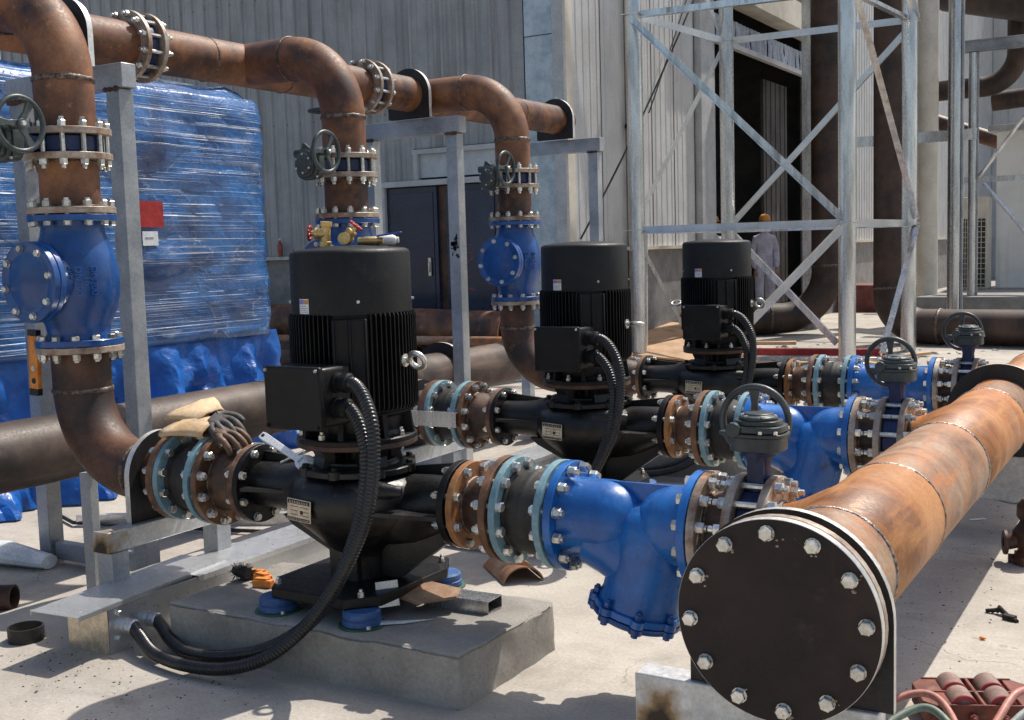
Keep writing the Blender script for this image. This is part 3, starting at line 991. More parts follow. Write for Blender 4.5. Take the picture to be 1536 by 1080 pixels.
# -------- steel lattice tower
def tower():
    o = thing('lattice_tower', 'galvanised steel lattice tower with four round posts and crossed braces', 'tower')
    base = {'FL': (-3.60, 10.75), 'FR': (-.83, 10.99), 'BR': (-.61, 13.56), 'BL': (-3.30, 13.49)}
    for k, (x, y) in base.items():
        b = MB()
        b.cyl(.108, G-.2, 7.2, T(x, y, 0), 28)
        part('post', b, 'galv', o)
        b = MB()
        for z in (1.2, 4.06):
            b.box((x, y, z), (.26, .26, .012))
        part('gusset', b, 'galv', o)
    def bar(a, za, c, zc, off=(0, 0), w_=.085, t1=1.0, t0=0.0, name='brace'):
        p = Vector((*base[a], za))
        q = Vector((*base[c], zc))
        d = q-p
        p, q = p+d*t0, p+d*t1
        d = (q-p)
        hor = Vector((d.x, d.y, 0)).normalized()
        nrm = Vector((hor.y, -hor.x, 0))     # horizontal normal of that face
        ctr = Vector((-2.08, 12.2, 0))
        if nrm.dot(((p+q)/2)-ctr) < 0:
            nrm = -nrm
        dz = d.normalized()
        dx = nrm
        dy = dz.cross(dx).normalized()
        m = Matrix.Identity(4)
        for i in range(3):
            m[i][0], m[i][1], m[i][2] = dx[i], dy[i], dz[i]
        m = T(*(p+nrm*off[0])) @ m
        L_ = d.length
        b = MB()
        b.prism([(-.004, -w_/2), (.004, -w_/2), (.004, w_/2-.008), (w_*.8, w_/2-.008), (w_*.8, w_/2), (-.004, w_/2)], .05, L_-.05, m)
        part(name, b, 'galv_bright' if random.random() < .35 else 'galv', o)
    for a, c in (('FL', 'FR'), ('FR', 'BR'), ('BL', 'BR'), ('FL', 'BL')):
        for z in (1.2, 4.06):
            bar(a, z, c, z, name='rail', w_=.1)
    up, lo = (4.06, 1.2), (1.2, -1.65)
    cut = (1.2-G)/2.85-.02
    bar('FL', 4.0, 'FR', 1.22, (.1, 0), .09)
    bar('BL', 3.98, 'FL', 1.25, (.05, 0), .09)
    bar('BR', 3.98, 'BL', 1.25, (.05, 0), .08)
    bar('FR', 4.0, 'BR', 1.25, (.1, 0), .1)
    bar('FL', 6.9, 'BL', 4.1, (.05, 0), .08)
    bar('BR', 4.0, 'FR', 6.8, (.05, 0), .12)
    bar('FR', 1.18, 'FL', -1.65, (.1, 0), .1, cut)
    bar('BL', 1.18, 'BR', -1.65, (.05, 0), .09, cut)
    bar('BR', 1.18, 'FR', -1.65, (.1, 0), .1, cut)
    bar('FL', 1.18, 'BL', -1.65, (.05, 0), .08, cut)
    return o
tower()

# -------- tall rusty ducts behind the tower
def bent_duct(label, base, top, r, R_, dirv, run, mat, seam=None):
    o = thing('rusty_duct', label, 'duct', base, None, 'large rusty ducts behind the tower')
    d = Vector(dirv).normalized()
    pts = [Vector((0, 0, top)), Vector((0, 0, R_+.4)), Vector((0, 0, R_))]
    for i in range(1, 15):
        a = PI/2*i/14
        pts.append(d*(R_-R_*math.cos(a))+Vector((0, 0, R_-R_*math.sin(a))))
    pts.append(d*(R_+run))
    b = MB()
    b.tube(pts, r, 36)
    part('duct_pipe', b, mat, o)
    mm = d.to_track_quat('Z', 'Y').to_matrix().to_4x4()
    weld_ring(o, r, T(*(d*(R_+.25))) @ mm, t=.018)
    weld_ring(o, r, T(0, 0, R_+.1), t=.016)
    return o
bent_duct('tall rusty duct behind the tower that bends left along the ground', (-2.62, 16.6, G+.3), 8, .265, .8, (-.83, -.56, 0), .95, 'duct')
bent_duct('tall rusty duct behind the right tower posts that bends right along the ground', (-1.10, 14.7, G+.28), 8, .27, .5, (1, -.12, 0), 6.4, 'duct')

def post(name, label, cat, xyz, r, h, mat, base=True, rails=()):
    o = thing(name, label, cat, xyz)
    b = MB()
    b.cyl(r, 0, h, n=28)
    part('shaft', b, mat, o)
    if base:
        b = MB()
        b.box((0, 0, .02), (r*3, r*3, .04))
        part('base_plate', b, mat, o)
    if rails:
        b = MB()
        for s in rails:
            b.box((s*r*1.02, -r*.3, h/2), (.03, r*.7, h*.999))
        part('edge_channel', b, 'post_grey', o)
    return o
post('vent_pipe', 'thick cream vent pipe standing behind the right tower post', 'vent pipe', (-1.485, 19.5, G), .19, 8, 'cream')
post('steel_column', 'tall galvanised column right of the cream vent pipe', 'column', (-.431, 16.2, G), .115, 8, 'galv', rails=(1,))
post('steel_column', 'thin galvanised column carrying a bracket beam in front of the air conditioner', 'column', (-.6, 19.0, G), .085, 4.95, 'galv', rails=(1,))
t_ = post('steel_column', 'pale weathered steel column in front of the dark doorway, left of the tall rusty duct', 'column', (-3.18, 17.6, G), .001, 8, 'trim_grey', base=False)
b = MB()
b.box((0, -.12, 4.3), (.26, .016, 8.6))
b.box((0, .12, 4.3), (.26, .016, 8.6))
b.box((0, 0, 4.3), (.014, .224, 8.6))
part('web_and_flanges', b, 'galv', t_)
o_ = thing('far_warehouse', 'white ribbed metal building far behind the white cabin', 'warehouse', (-4.3, 46, G))
b = MB()
for k in range(34):
    b.box((.3+k*.6, 0, 6.5), (.597, .2, 13))
    b.box((.3+k*.6, -.12, 6.5), (.12, .06, 13))
part('ribbed_wall', b, 'wall_light', o_)
b = MB()
b.box((10.3, 4, 13.1), (21, 8.6, .2))
part('roof', b, 'trim_grey', o_)
# cross beam between tower zone and column
b = MB()
b.box((0, 0, 0), (2.6, .03, .18))
solo('cross_beam', b, 'galv', 'grey horizontal beam crossing behind the right tower posts', 'beam', (-1.5, 16.8, 2.67))
b = MB()
b.box((.9, 0, 0), (2.2, .18, .2))
b.box((.9, -.1, .09), (2.2, .06, .02))
b.box((.9, -.1, -.09), (2.2, .06, .02))
solo('bracket_beam', b, 'post_grey', 'dark grey steel beam under the rusty pipes at the upper right corner', 'beam', (-.75, 19.0, 4.42))
b = MB()
b.box((1.0, 0, 0), (2.4, .08, .1))
solo('bracket_beam', b, 'galv', 'lower grey beam running right from the thin column', 'beam', (-.55, 19.0, 2.02))
b = MB()
b.tube([(0, 0, 0), (2.2, 0, 3.0)], .035, 4)
solo('diagonal_brace', b, 'galv', 'grey diagonal brace rising right in front of the white cabin', 'brace', (-.5, 18.95, 2.05))
b = MB()
b.tube([(0, 0, 0), (2.0, 0, -2.6)], .035, 4)
solo('diagonal_brace', b, 'galv', 'grey diagonal brace falling right in front of the white cabin', 'brace', (-.4, 18.95, 1.95))

# overhead rusty pipes, upper right
def opipe(label, pts, r, mat='duct'):
    p0 = Vector(pts[0])
    b = MB()
    b.tube([Vector(p)-p0 for p in pts], r, 24)
    return solo('overhead_pipe', b, mat, label, 'pipe', p0, group='rusty pipes at the upper right')
opipe('rusty pipe elbow dropping from the overhead pipes and turning left', [(.02, 20.0, 5.4), (.02, 20, 4.6)]+arc((-.58, 20, 4.4), .6, 0, -PI/2, 12)+[(-1.2, 20, 3.8), (-1.75, 20, 3.78)], .19)
opipe('thick rusty overhead pipe slanting across the upper right corner', [(-1.5, 21.6, 5.9), (1.2, 18.4, 4.75), (2.5, 17, 4.3)], .33)
opipe('lower rusty pipe curving behind the white cabin roof', [(-.6, 21.3, 3.65), (.3, 21.3, 3.7), (.8, 21.3, 3.95), (1.4, 21.3, 4.5)], .19)
opipe('pale rusty pipe passing behind the thin column', [(-2.5, 24.6, 3.75), (-.9, 24.6, 3.1), (.6, 24.6, 2.6)], .17, 'rust_dark')

# white cabin and air conditioner on a slab
b = MB()
b.box((3.0, 22.5, (G-.1)/2-.05), (9.0, 8, abs(G-.1)+.1-.0))
o = link('concrete_slab', b.mesh('concrete_slab', 'masonry'), kind='structure', bevel=.02)
o.location.z = -.1
t_ = thing('white_cabin', 'off-white panelled cabin with grey roof edge at the right border', 'cabin', (.85, 23.1, -.1))
b = MB()
for k in range(3):
    b.box((-1.0+k*1.0, 0, 1.62), (.995, 1.6, 3.24))
part('wall_panel', b, 'cabin_white', t_, bevel=.006)
b = MB()
b.box((0, 0, 3.3), (3.3, 1.9, .12))
part('roof', b, 'post_grey', t_, bevel=.006)
t_ = thing('air_conditioner', 'cream outdoor air conditioner with dark grilles behind the thin column', 'air conditioner', (-1.05, 21.9, -.1))
b = MB()
b.box((0, .2, .95), (.62, .6, 1.9))
part('casing', b, 'cream', t_, bevel=.02)
for x0, w_ in ((-.16, .26), (.15, .26)):
    b = MB()
    b.box((x0, -.105, .75), (w_, .02, 1.4))
    g_ = part('grille', b, 'print_black', t_)
    b = MB()
    for k in range(13):
        b.box((x0, -.12, .1+k*.108), (w_, .012, .012))
    for k in range(4):
        b.box((x0-w_/2+w_*k/3, -.12, .75), (.012, .012, 1.4))
    part('grille_wires', b, 'cream', g_)
b = MB()
b.box((0, 0, .3), (2.0, 1.4, .62))
solo('red_skip', b, 'red_dull', 'dull red steel box on the ground between the rusty ducts', 'skip', (-3.2, 23.5, G), bevel=.02)

# ================================================================== one pump line (copied twice along Y)
UNIT = []          # (root, [label near, middle, far])
def reg(o, labels, group=None):
    o['label'] = labels[0]
    if group:
        o['group'] = group
    UNIT.append((o, labels))
    return o

def ring_part(name, ro, ri, x0, x1, mat, parent, m=AX):
    b = MB()
    b.ring(ro, ri, x0, x1, m)
    return part(name, b, mat, parent)

# -------- plinth
PX0, PX1, PY0, PY1, PZ = -.707, .739, -.406, .295, -.441
def plinth():
    b = MB()
    nx, ny = 14, 8
    # box with worn, slightly uneven edges
    bm = bmesh.new()
    bmesh.ops.create_cube(bm, size=1)
    for v in bm.verts:
        v.co = Vector(((PX0+PX1)/2+v.co.x*(PX1-PX0), (PY0+PY1)/2+v.co.y*(PY1-PY0), (PZ+G-.05)/2+v.co.z*(PZ-G+.05)))
    bmesh.ops.subdivide_edges(bm, edges=bm.edges[:], cuts=26, use_grid_fill=True)
    ed = [e for e in bm.edges if len(e.link_faces) == 2 and e.calc_face_angle() > .5]
    bmesh.ops.bevel(bm, geom=ed, offset=.012, segments=2, profile=.6, affect='EDGES')
    for v in bm.verts:
        v.co += Vector((noise.noise(v.co*9), noise.noise(v.co*9+Vector((5, 0, 0))), noise.noise(v.co*9+Vector((0, 7, 0)))))*.006+Vector((0, 0, 1))*0
        e_ = sum(1 for q in (min(v.co.x-PX0, PX1-v.co.x), min(v.co.y-PY0, PY1-v.co.y), PZ-v.co.z) if q < .02)
        if e_ >= 2:
            v.co.z -= .012*max(0, noise.noise(v.co*14))
            v.co.x += .008*noise.noise(v.co*11)
    me = bpy.data.meshes.new('concrete_plinth')
    bm.to_mesh(me)
    bm.free()
    me.polygons.foreach_set('use_smooth', [True]*len(me.polygons))
    me.materials.append(M['plinth'])
    o = link('concrete_plinth', me)
    o['category'] = 'plinth'
    reg(o, ['raw concrete plinth in full view under the nearest black pump', 'shaded concrete plinth under the middle black pump',
            'concrete plinth under the farthest black pump'], 'plinths under the pumps')
plinth()

# -------- spring mounts
MP = [(-.213, -.287), (.213, -.287), (.213, .278), (-.213, .278)]
def mount(i):
    x, y = MP[i]
    o = thing('spring_mount', '', 'vibration mount', (x, y, PZ))
    b = MB()
    b.cyl(.092, 0, .006, n=32)
    part('foot_pad', b, 'green_pad', o)
    b = MB()
    b.lathe([(0, .006), (.074, .006), (.077, .01), (.077, .03), (.071, .033), (.071, .037), (.074, .04), (.074, .056), (.066, .064), (.03, .0665), (0, .0665)], None, 36)
    part('housing', b, 'mount_blue', o)
    for s in (-1, 1):
        link('bolt', bolt_mesh(.016, .004, 'head'), o, T(.083*s*.8, -.083*.55*s, .006))
    w_ = [['front left', 'front right', 'rear right', 'rear left'][i]]*3
    reg(o, [f'blue round spring mount at the {w_[0]} corner of the {NEAR[k]} pump base' for k in range(3)], 'blue spring mounts under the pumps')
for i in range(4):
    mount(i)

# -------- pump
def pump():
    o = thing('vertical_pump', '', 'pump')
    # base plate: octagonal with lugs
    b = MB()
    pl = [(-.285, -.2), (-.2, -.335), (.17, -.345), (.275, -.24), (.285, .2), (.2, .34), (-.2, .34), (-.285, .24)]
    b.prism(pl, PZ+.068, PZ+.108)
    part('base_plate', b, 'black', o, bevel=.004)
    for x, y in MP:
        link('bolt', bolt_mesh(.022, .004, 'stud'), o, T(x*.98, y*.98, PZ+.108))
    # casing: volute + pedestal + nozzles
    b = MB()
    b.lathe([(0, .1), (.2, .1), (.215, .085), (.262, .07), (.285, .035), (.29, -.01), (.28, -.06), (.25, -.1), (.2, -.145), (.155, -.19), (.125, -.22), (.118, -.25), (.118, -.334), (0, -.334)], None, 48)
    # left nozzle
    b.lathe([(.098, -.526), (.1, -.4), (.108, -.33), (.13, -.26), (.15, -.2), (.12, -.05), (0, -.05)], AX, 32)
    # right nozzle rises out of the volute: swept
    pa = [(.05, .05, -.07), (.17, .06, -.065), (.27, .045, -.05), (.36, .02, -.022), (.43, .004, -.004), (.492, 0, 0)]
    b.tube(pa, [.15, .152, .142, .122, .106, .098], 32)
    # underside webs
    b.prism([(.49, -.12), (.44, -.16), (.2, -.327), (-.05, -.327), (-.05, -.1), (.4, -.06)], -.022, .022, Matrix.Rotation(PI/2, 4, 'X'))
    b.prism([(-.31, -.09), (-.26, -.13), (-.07, -.215), (-.065, -.334), (.07, -.334), (.07, -.1)], -.02, .02, T(0, -.105, 0) @ Matrix.Rotation(PI/2, 4, 'X'))
    # horizontal stiffening fins on both nozzles
    b.prism([(-.52, -.155), (-.52, .155), (-.3, .11), (-.3, -.11)], -.007, .007)
    b.prism([(.49, -.165), (.49, .165), (.2, .2), (.2, -.2)], -.008, .008, T(0, 0, -.03))
    # upright rib over the right nozzle, boss, vent
    b.prism([(.49, .15), (.49, .07), (.2, .04), (.2, .115)], .045, .06, T(0, .13, 0) @ Matrix.Rotation(PI/2, 4, 'X'))
    b.prism([(-.525, .14), (-.525, .08), (-.2, .05), (-.2, .11)], .03, .045, T(0, .06, 0) @ Matrix.Rotation(PI/2, 4, 'X'))
    b.tube([(.1, -.2, .055), (.22, -.16, .06), (.3, -.12, .05)], [.034, .036, .022], 18)
    part('pump_casing', b, 'black_cast', o, ang=40)
    for x0, x1 in ((-.552, -.525), (.491, .521)):
        ring_part('pump_flange', RS, .09, x0, x1, 'black', o)
    # name plate on the volute front
    np_ = MB()
    np_.box((0, 0, 0), (.1, .004, .074))
    mm = T(-.07, -.296, -.018) @ Matrix.Rotation(-.08, 4, 'Z') @ Matrix.Rotation(.05, 4, 'Y') @ Matrix.Diagonal((1.28, 1, 1.2, 1))
    pl_ = part('name_plate', np_, 'plate_metal', o, mm, bevel=.0012)
    q = MB()
    q.box((0, -.0028, .0275), (.092, .001, .013))
    q.box((0, -.0028, -.0295), (.092, .001, .009))
    for i, (x, z, w_, h) in enumerate([(-.031, .0275, .008, .009)]+[(-.016+.0085*k, .0275, .006, .007) for k in range(7)]):
        pass
    for z in (.012, -.002, -.015):
        q.box((-.02, -.0028, z), (.03, .001, .0016))
        q.box((.024, -.0028, z), (.038, .001, .0016))
    q.box((.012, -.0028, -.005), (.012, .001, .012))
    part('print_band', q, 'print_black', pl_, kind='stuff')
    q = MB()
    for k in range(8):
        x = -.036+.0102*k
        q.box((x, -.0036, .0275), (.006, .0006, .0015))
        q.box((x, -.0036, .0242), (.0065, .0006, .0013))
        q.box((x+(.001 if k % 2 else -.001), -.0036, .0275), (.0014, .0006, .0085))
    for k in range(11):
        x = -.04+.008*k
        q.box((x, -.0036, -.0295), (.004, .0006, .0013))
        q.box((x, -.0036, -.0295), (.0012, .0006, .006))
    part('lettering', q, 'plate_metal', pl_, kind='stuff')
    # casing cover with bolts
    b = MB()
    b.lathe([(0, .1), (.232, .1), (.235, .103), (.235, .123), (.23, .127), (.17, .13), (.155, .145), (0, .145)], None, 48)
    for k in range(8):
        a = 2*PI*(k+.3)/8
        b.cyl(.026, .1, .132, T(.225*math.cos(a), .225*math.sin(a), 0), 14)
    part('casing_cover', b, 'black_cast', o, ang=35)
    bolts(o, 8, .225, T(0, 0, .132), bolt_mesh(.024, .004, 'head', 'black'), .3)
    # lantern bracket
    b = MB()
    for k in range(4):
        a = PI/4+k*PI/2+.25
        mm = Matrix.Rotation(a, 4, 'Z')
        b.prism([(.12, .128), (.175, .128), (.165, .17), (.19, .213), (.12, .213)], -.06, .06, mm @ Matrix.Rotation(PI/2, 4, 'X'))
    b.cyl(.05, .128, .213, n=24)
    b.ring(.16, .1, .13, .15, None, 36)
    part('bracket', b, 'black_cast', o, bevel=.003)
    b = MB()
    b.lathe([(0, .21), (.24, .21), (.245, .214), (.245, .23), (.242, .234), (0, .234)], None, 56)
    part('motor_flange', b, 'rust_dark', o)
    b = MB()
    b.lathe([(0, .234), (.245, .234), (.246, .238), (.246, .25), (.24, .255), (.2, .257), (.19, .275), (.2, .33), (.235, .355), (0, .357)], None, 56)
    for k in range(8):
        mm = Matrix.Rotation(2*PI*(k+.5)/8, 4, 'Z')
        b.prism([(.17, .25), (.24, .253), (.225, .35), (.17, .352)], -.011, .011, mm @ Matrix.Rotation(PI/2, 4, 'X'))
    part('end_shield', b, 'black', o)
    bolts(o, 8, .222, T(0, 0, .255), bolt_mesh(.024, .004, 'stud', 'zinc'), 0)
    # finned frame
    b = MB()
    b.cyl(.226, .345, .752, n=64)
    part('motor_body', b, 'black', o)
    b = MB()
    nf = 76
    for k in range(nf):
        a = 2*PI*(k+.5)/nf
        if -1.22 < (a-2*PI if a > PI else a) < -.68:
            continue
        mm = Matrix.Rotation(a, 4, 'Z')
        b.prism([(.222, .36), (.248, .366), (.256, .38), (.256, .735), (.25, .748), (.222, .75)], -.0022, .0022, mm @ Matrix.Rotation(PI/2, 4, 'X'))
    part('cooling_fins', b, 'black', o, kind='stuff', ang=20)
    b = MB()
    mm = Matrix.Rotation(.62, 4, 'Z')
    b.box((0, -.238, .55), (.13, .03, .36), mm)
    for xx in (-.062, 0, .062):
        b.box((xx, -.252, .55), (.012, .03, .36), mm)
    part('side_pad', b, 'black', o, bevel=.006)
    # fan cover
    b = MB()
    b.lathe([(.236, .742), (.2425, .744), (.2417, .98), (.236, .993), (.22, 1.0), (.1, 1.013), (0, 1.016)], None, 72)
    part('fan_cover', b, 'fan_black', o, ang=50)
    for a in (-.8, .6, -2.5):
        link('bolt', bolt_mesh(.011, .002, 'head'), o, T(.242*math.cos(a), .242*math.sin(a), .795) @ Matrix.Rotation(a, 4, 'Z') @ AX)
    # warning sticker curved on the cover
    def sticker(a0, a1, z0, z1, r, name, mat, par):
        vs_, fs = [], []
        n = 6
        for i in range(n+1):
            a = a0+(a1-a0)*i/n
            vs_ += [(r*math.cos(a), r*math.sin(a), z0), (r*math.cos(a), r*math.sin(a), z1)]
        fs = [(2*i, 2*i+2, 2*i+3, 2*i+1) for i in range(n)]
        mb = MB().add(vs_, fs)
        return part(name, mb, mat, par)
    s0 = sticker(-1.88, -1.65, .752, .81, .2436, 'warning_sticker', 'paper', o)
    sticker(-1.875, -1.77, .79, .807, .2442, 'print_band', 'print_violet', s0)
    sticker(-1.765, -1.655, .79, .807, .2442, 'print_band', 'print_orange', s0)
    for k in range(4):
        sticker(-1.865, -1.67-.03*(k % 2), .758+.0075*k, .7605+.0075*k, .2442, 'print_line', 'print_grey', s0)
    # terminal box
    tb = MB()
    tb.box((.045, -.325, .448), (.255, .17, .225))
    tb.box((.03, -.25, .448), (.2, .06, .2))
    t = part('terminal_box', tb, 'black', o, bevel=.012)
    lb = MB()
    lb.box((.045, -.424, .448), (.272, .026, .24))
    lid = part('box_lid', lb, 'black', t, bevel=.009)
    for sx in (-1, 1):
        for sz in (-1, 1):
            link('screw', bolt_mesh(.011, .002, 'head', 'zinc' if sz > 0 else 'black'), lid, T(.045+.122*sx, -.437, .448+.106*sz) @ AYN)
    for z, y in ((.5, -.325), (.405, -.335)):
        gb = MB()
        gb.lathe([(0, 0), (.04, 0), (.04, .012), (.034, .014), (.034, .035), (.038, .037), (.038, .06), (.03, .066), (0, .066)], T(.172, y, z) @ AX, 20)
        part('cable_gland', gb, 'black', t, ang=30)
    # eye bolts
    for s, tw in ((1, .5), (-1, 1.1)):
        eb = MB()
        eb.torus(.034, .0115, T(.062, 0, 0) @ Matrix.Rotation(tw, 4, 'X') @ Matrix.Rotation(PI/2, 4, 'X'), 28, 12)
        eb.tube([(-.02, 0, 0), (.034, 0, 0)], [.014, .011], 12)
        eb.cyl(.026, -.004, .006, AX, 20)
        part('eye_bolt', eb, 'zinc', o, T(.252*s, 0, .555) @ (AZ if s > 0 else Matrix.Rotation(PI, 4, 'Z')), ang=50)
    reg(o, ['nearest black vertical pump with brass valves lying on its round fan cover', 'middle black vertical pump of the row with a bare fan cover',
            'farthest and smallest looking black vertical pump in front of the steel tower'], 'black vertical pumps in a row')
pump()

# -------- flexible conduits
def conduit(pts, which):
    # Catmull-Rom through pts, corrugated
    P_ = [Vector(p) for p in pts]
    P_ = [P_[0]*2-P_[1]]+P_+[P_[-1]*2-P_[-2]]
    dense = []
    for i in range(1, len(P_)-2):
        for k in range(24):
            t = k/24
            a, b, c, d = P_[i-1], P_[i], P_[i+1], P_[i+2]
            dense.append(.5*((2*b)+(c-a)*t+(2*a-5*b+4*c-d)*t*t+(3*b-a-3*c+d)*t**3))
    dense.append(P_[-2])
    # resample
    step = .0036
    path, acc = [dense[0]], 0
    for i in range(1, len(dense)):
        seg = (dense[i]-dense[i-1]).length
        while acc+seg >= step:
            f = (step-acc)/seg if seg else 0
            q = dense[i-1]+(dense[i]-dense[i-1])*f
            path.append(q)
            dense[i-1] = q
            seg = (dense[i]-q).length
            acc = 0
        acc += seg
    rad = [.0225+(.0038 if i % 4 in (1, 2) else 0) for i in range(len(path))]
    b = MB()
    b.tube(path, rad, 12)
    # the steel cable gland that the conduit screws into on the tray
    o = link('flexible_conduit', b.mesh('flexible_conduit', 'conduit', 65))
    o['category'] = 'cable conduit'
    g = MB()
    e = P_[-2]
    g.lathe([(0, 0), (.034, 0), (.034, .01), (.028, .012), (.028, .022), (.032, .024), (.032, .045), (.027, .05), (0, .05)], T(-.888, e.y, e.z) @ AX @ Matrix.Rotation(.2, 4, 'Z'), 18)
    part('conduit_gland', g, 'galv_bright', o)
    reg(o, [f'{which} black corrugated conduit looping from the {NEAR[k]} pump terminal box to the cable tray' for k in range(3)], 'corrugated conduits')
conduit([(.215, -.325, .5), (.262, -.335, .497), (.33, -.37, .46), (.392, -.405, .37), (.408, -.425, .25), (.393, -.43, .12), (.36, -.435, 0), (.29, -.445, -.14), (.2, -.46, -.28),
         (.09, -.5, -.42), (-.05, -.55, -.53), (-.22, -.59, -.585), (-.42, -.6, -.6), (-.62, -.57, -.595), (-.77, -.51, -.565), (-.85, -.475, -.547)], 'outer')
conduit([(.215, -.335, .405), (.25, -.342, .4), (.31, -.37, .35), (.355, -.4, .26), (.363, -.42, .15), (.345, -.43, .04), (.3, -.435, -.09), (.23, -.44, -.23),
         (.13, -.455, -.37), (.0, -.475, -.47), (-.15, -.49, -.54), (-.34, -.5, -.585), (-.52, -.49, -.6), (-.68, -.43, -.592), (-.79, -.375, -.57), (-.85, -.352, -.553)], 'inner')

# -------- reducers
def reducer(x_big, x_small, side):
    o = thing('reducer', '', 'pipe reducer', (0, 0, 0))
    s = 1 if x_small > x_big else -1
    b = MB()
    b.lathe([(RP, x_big), (RP, x_big+.02*s), (RP-.004, x_big+.045*s), (.118, x_big+.09*s), (.109, x_small-.03*s), (.1095, x_small)], AX, 40)
    part('reducer_pipe', b, 'spool_brown', o)
    ring_part('large_flange', RF, .13, *sorted((x_big, x_big-.03*s)), 'rust_flange', o)
    f = ring_part('small_flange', RS, .1, *sorted((x_small, x_small+.028*s)), 'orange_flange' if s < 0 else 'rust_flange', o)
    weld_ring(o, RP, T(x_big+.004*s, 0, 0) @ AX, t=.005)
    weld_ring(o, .109, T(x_small-.004*s, 0, 0) @ AX, t=.005)
    return o, s
rin, _ = reducer(-.732, -.58, 'in')
bolts(rin, 8, .1475, T(-.525, 0, 0) @ AX, bolt_mesh(.03, .055, 'bolt'), .5)
reg(rin, [f'rusty pipe reducer between rubber joint and left side of the {n} pump' for n in NEAR], 'rusty reducers')
rout, _ = reducer(.697, .562, 'out')
bolts(rout, 8, .1475, T(.562, 0, 0) @ AX, bolt_mesh(.03, .073, 'bolt'), .5)
reg(rout, [f'rusty pipe reducer with orange flange on the right side of the {n} pump' for n in NEAR], 'rusty reducers')
# the outlet reducer's big flange sits beyond its bell
# -------- rubber joints
def rubber_joint(xa, xb, ga, gb):
    """flange inner faces at xa, xb; ga/gb grip through the mating flanges"""
    o = thing('rubber_joint', '', 'rubber joint')
    b = MB()
    L_ = xb-xa
    pr = []
    for i in range(25):
        t = i/24
        r = .146+.012*math.sin(PI*t)+(.012 if t < .06 or t > .94 else 0)+(.003 if .42 < t < .58 else 0)
        pr.append((r, xa+L_*t))
    b.lathe(pr, AX, 48)
    part('rubber_sleeve', b, 'rubber', o, ang=50)
    ring_part('left_flange', RF, .148, xa-.028, xa, 'ltblue', o)
    ring_part('right_flange', RF, .148, xb, xb+.028, 'ltblue', o)
    bolts(o, 12, .178, T(xa, 0, 0) @ AX, bolt_mesh(.034, ga, 'bolt'))
    bolts(o, 12, .178, T(xb, 0, 0) @ AXN, bolt_mesh(.034, gb, 'bolt'))
    return o
ji = rubber_joint(-.968, -.81, .073, .078)
reg(ji, [f'rubber joint with light blue flanges left of the {n} pump' for n in NEAR], 'rubber joints')
jo = rubber_joint(.77, .927, .073, .076)
reg(jo, [f'rubber joint with light blue flanges between the {n} pump and blue strainer' for n in NEAR], 'rubber joints')

# -------- Y strainer
def text_part(s_, size, mat, parent, m, ext=.002, wrap=None, name='cast_lettering'):
    cu = bpy.data.curves.new('txt', 'FONT')
    cu.body = s_
    cu.size = size
    cu.extrude = ext
    cu.align_x = 'CENTER'
    cu.align_y = 'CENTER'
    cu.resolution_u = 2
    ob = bpy.data.objects.new('txt', cu)
    me = bpy.data.meshes.new_from_object(ob)
    bpy.data.objects.remove(ob)
    if wrap:
        for v in me.vertices:
            v.co = wrap(v.co)
    me.name = name
    me.materials.clear()
    me.materials.append(M[mat])
    return link(name, me, parent, m)
def strainer():
    o = thing('strainer', '', 'strainer')
    b = MB()
    rb = .143
    b.lathe([(.13, .998), (.152, .998), (.147, 1.02), (rb, 1.04)]+[(rb*math.cos(a), 1.13+.155*math.sin(a)) for a in [i*PI/2/10 for i in range(11)]], AX, 44)
    b.lathe([(.13, 1.476), (.152, 1.476), (.147, 1.455), (rb, 1.435)]+[(rb*math.cos(a), 1.405-.155*math.sin(a)) for a in [i*PI/2/10 for i in range(11)]], AX, 44)
    dirv = Vector((-.26, 0, -.965)).normalized()
    org = Vector((1.325, 0, -.02))
    mm = T(*org) @ dirv.to_track_quat('Z', 'Y').to_matrix().to_4x4()
    b.lathe([(0, -.1), (.07, -.085), (.12, -.05), (.135, 0), (.14, .05), (.141, .12), (.142, .25), (.149, .275), (.149, .285)], mm, 44)
    b.prism([(1.09, .142), (1.46, .142), (1.4, .1), (1.27, .0), (1.14, .1)], -.007, .007, Matrix.Rotation(PI/2, 4, 'X'))
    # lower web from left barrel to leg
    b.tube([(1.1, 0, -.05), (1.18, 0, -.09), (1.26, 0, -.15), (1.27, 0, -.22)], [.13, .128, .125, .12], 32)
    part('strainer_body', b, 'blue', o, ang=50)
    for x0, x1 in ((.969, 1.0), (1.474, 1.504)):
        ring_part('strainer_flange', RF, .13, x0, x1, 'blue', o)
    b = MB()
    b.ring(.162, .1, .285, .31, mm, 48)
    for k in range(8):
        a = 2*PI*(k+.5)/8
        b.cyl(.026, .285, .31, mm @ T(.156*math.cos(a), .156*math.sin(a), 0), 16)
    part('leg_flange', b, 'blue', o)
    b = MB()
    b.lathe([(0, .314), (.162, .314), (.164, .318), (.164, .332), (.158, .336), (.1, .338), (.09, .346), (0, .348)], mm, 48)
    for k in range(8):
        a = 2*PI*(k+.5)/8
        b.cyl(.026, .314, .334, mm @ T(.156*math.cos(a), .156*math.sin(a), 0), 16)
    part('strainer_cover', b, 'blue_deep', o)
    bolts(o, 8, .158, mm @ T(0, 0, .334), bolt_mesh(.024, .052, 'bolt', 'blue_deep'))
    bolts(o, 12, .178, T(1.474, 0, 0) @ AXN, bolt_mesh(.034, .066, 'bolt'))
    reg(o, ['bright blue Y strainer on the nearest pump line beside the big blind flange', 'blue Y strainer on the middle pump line behind a black handwheel',
            'blue Y strainer on the farthest pump line'], 'blue strainers')
strainer()

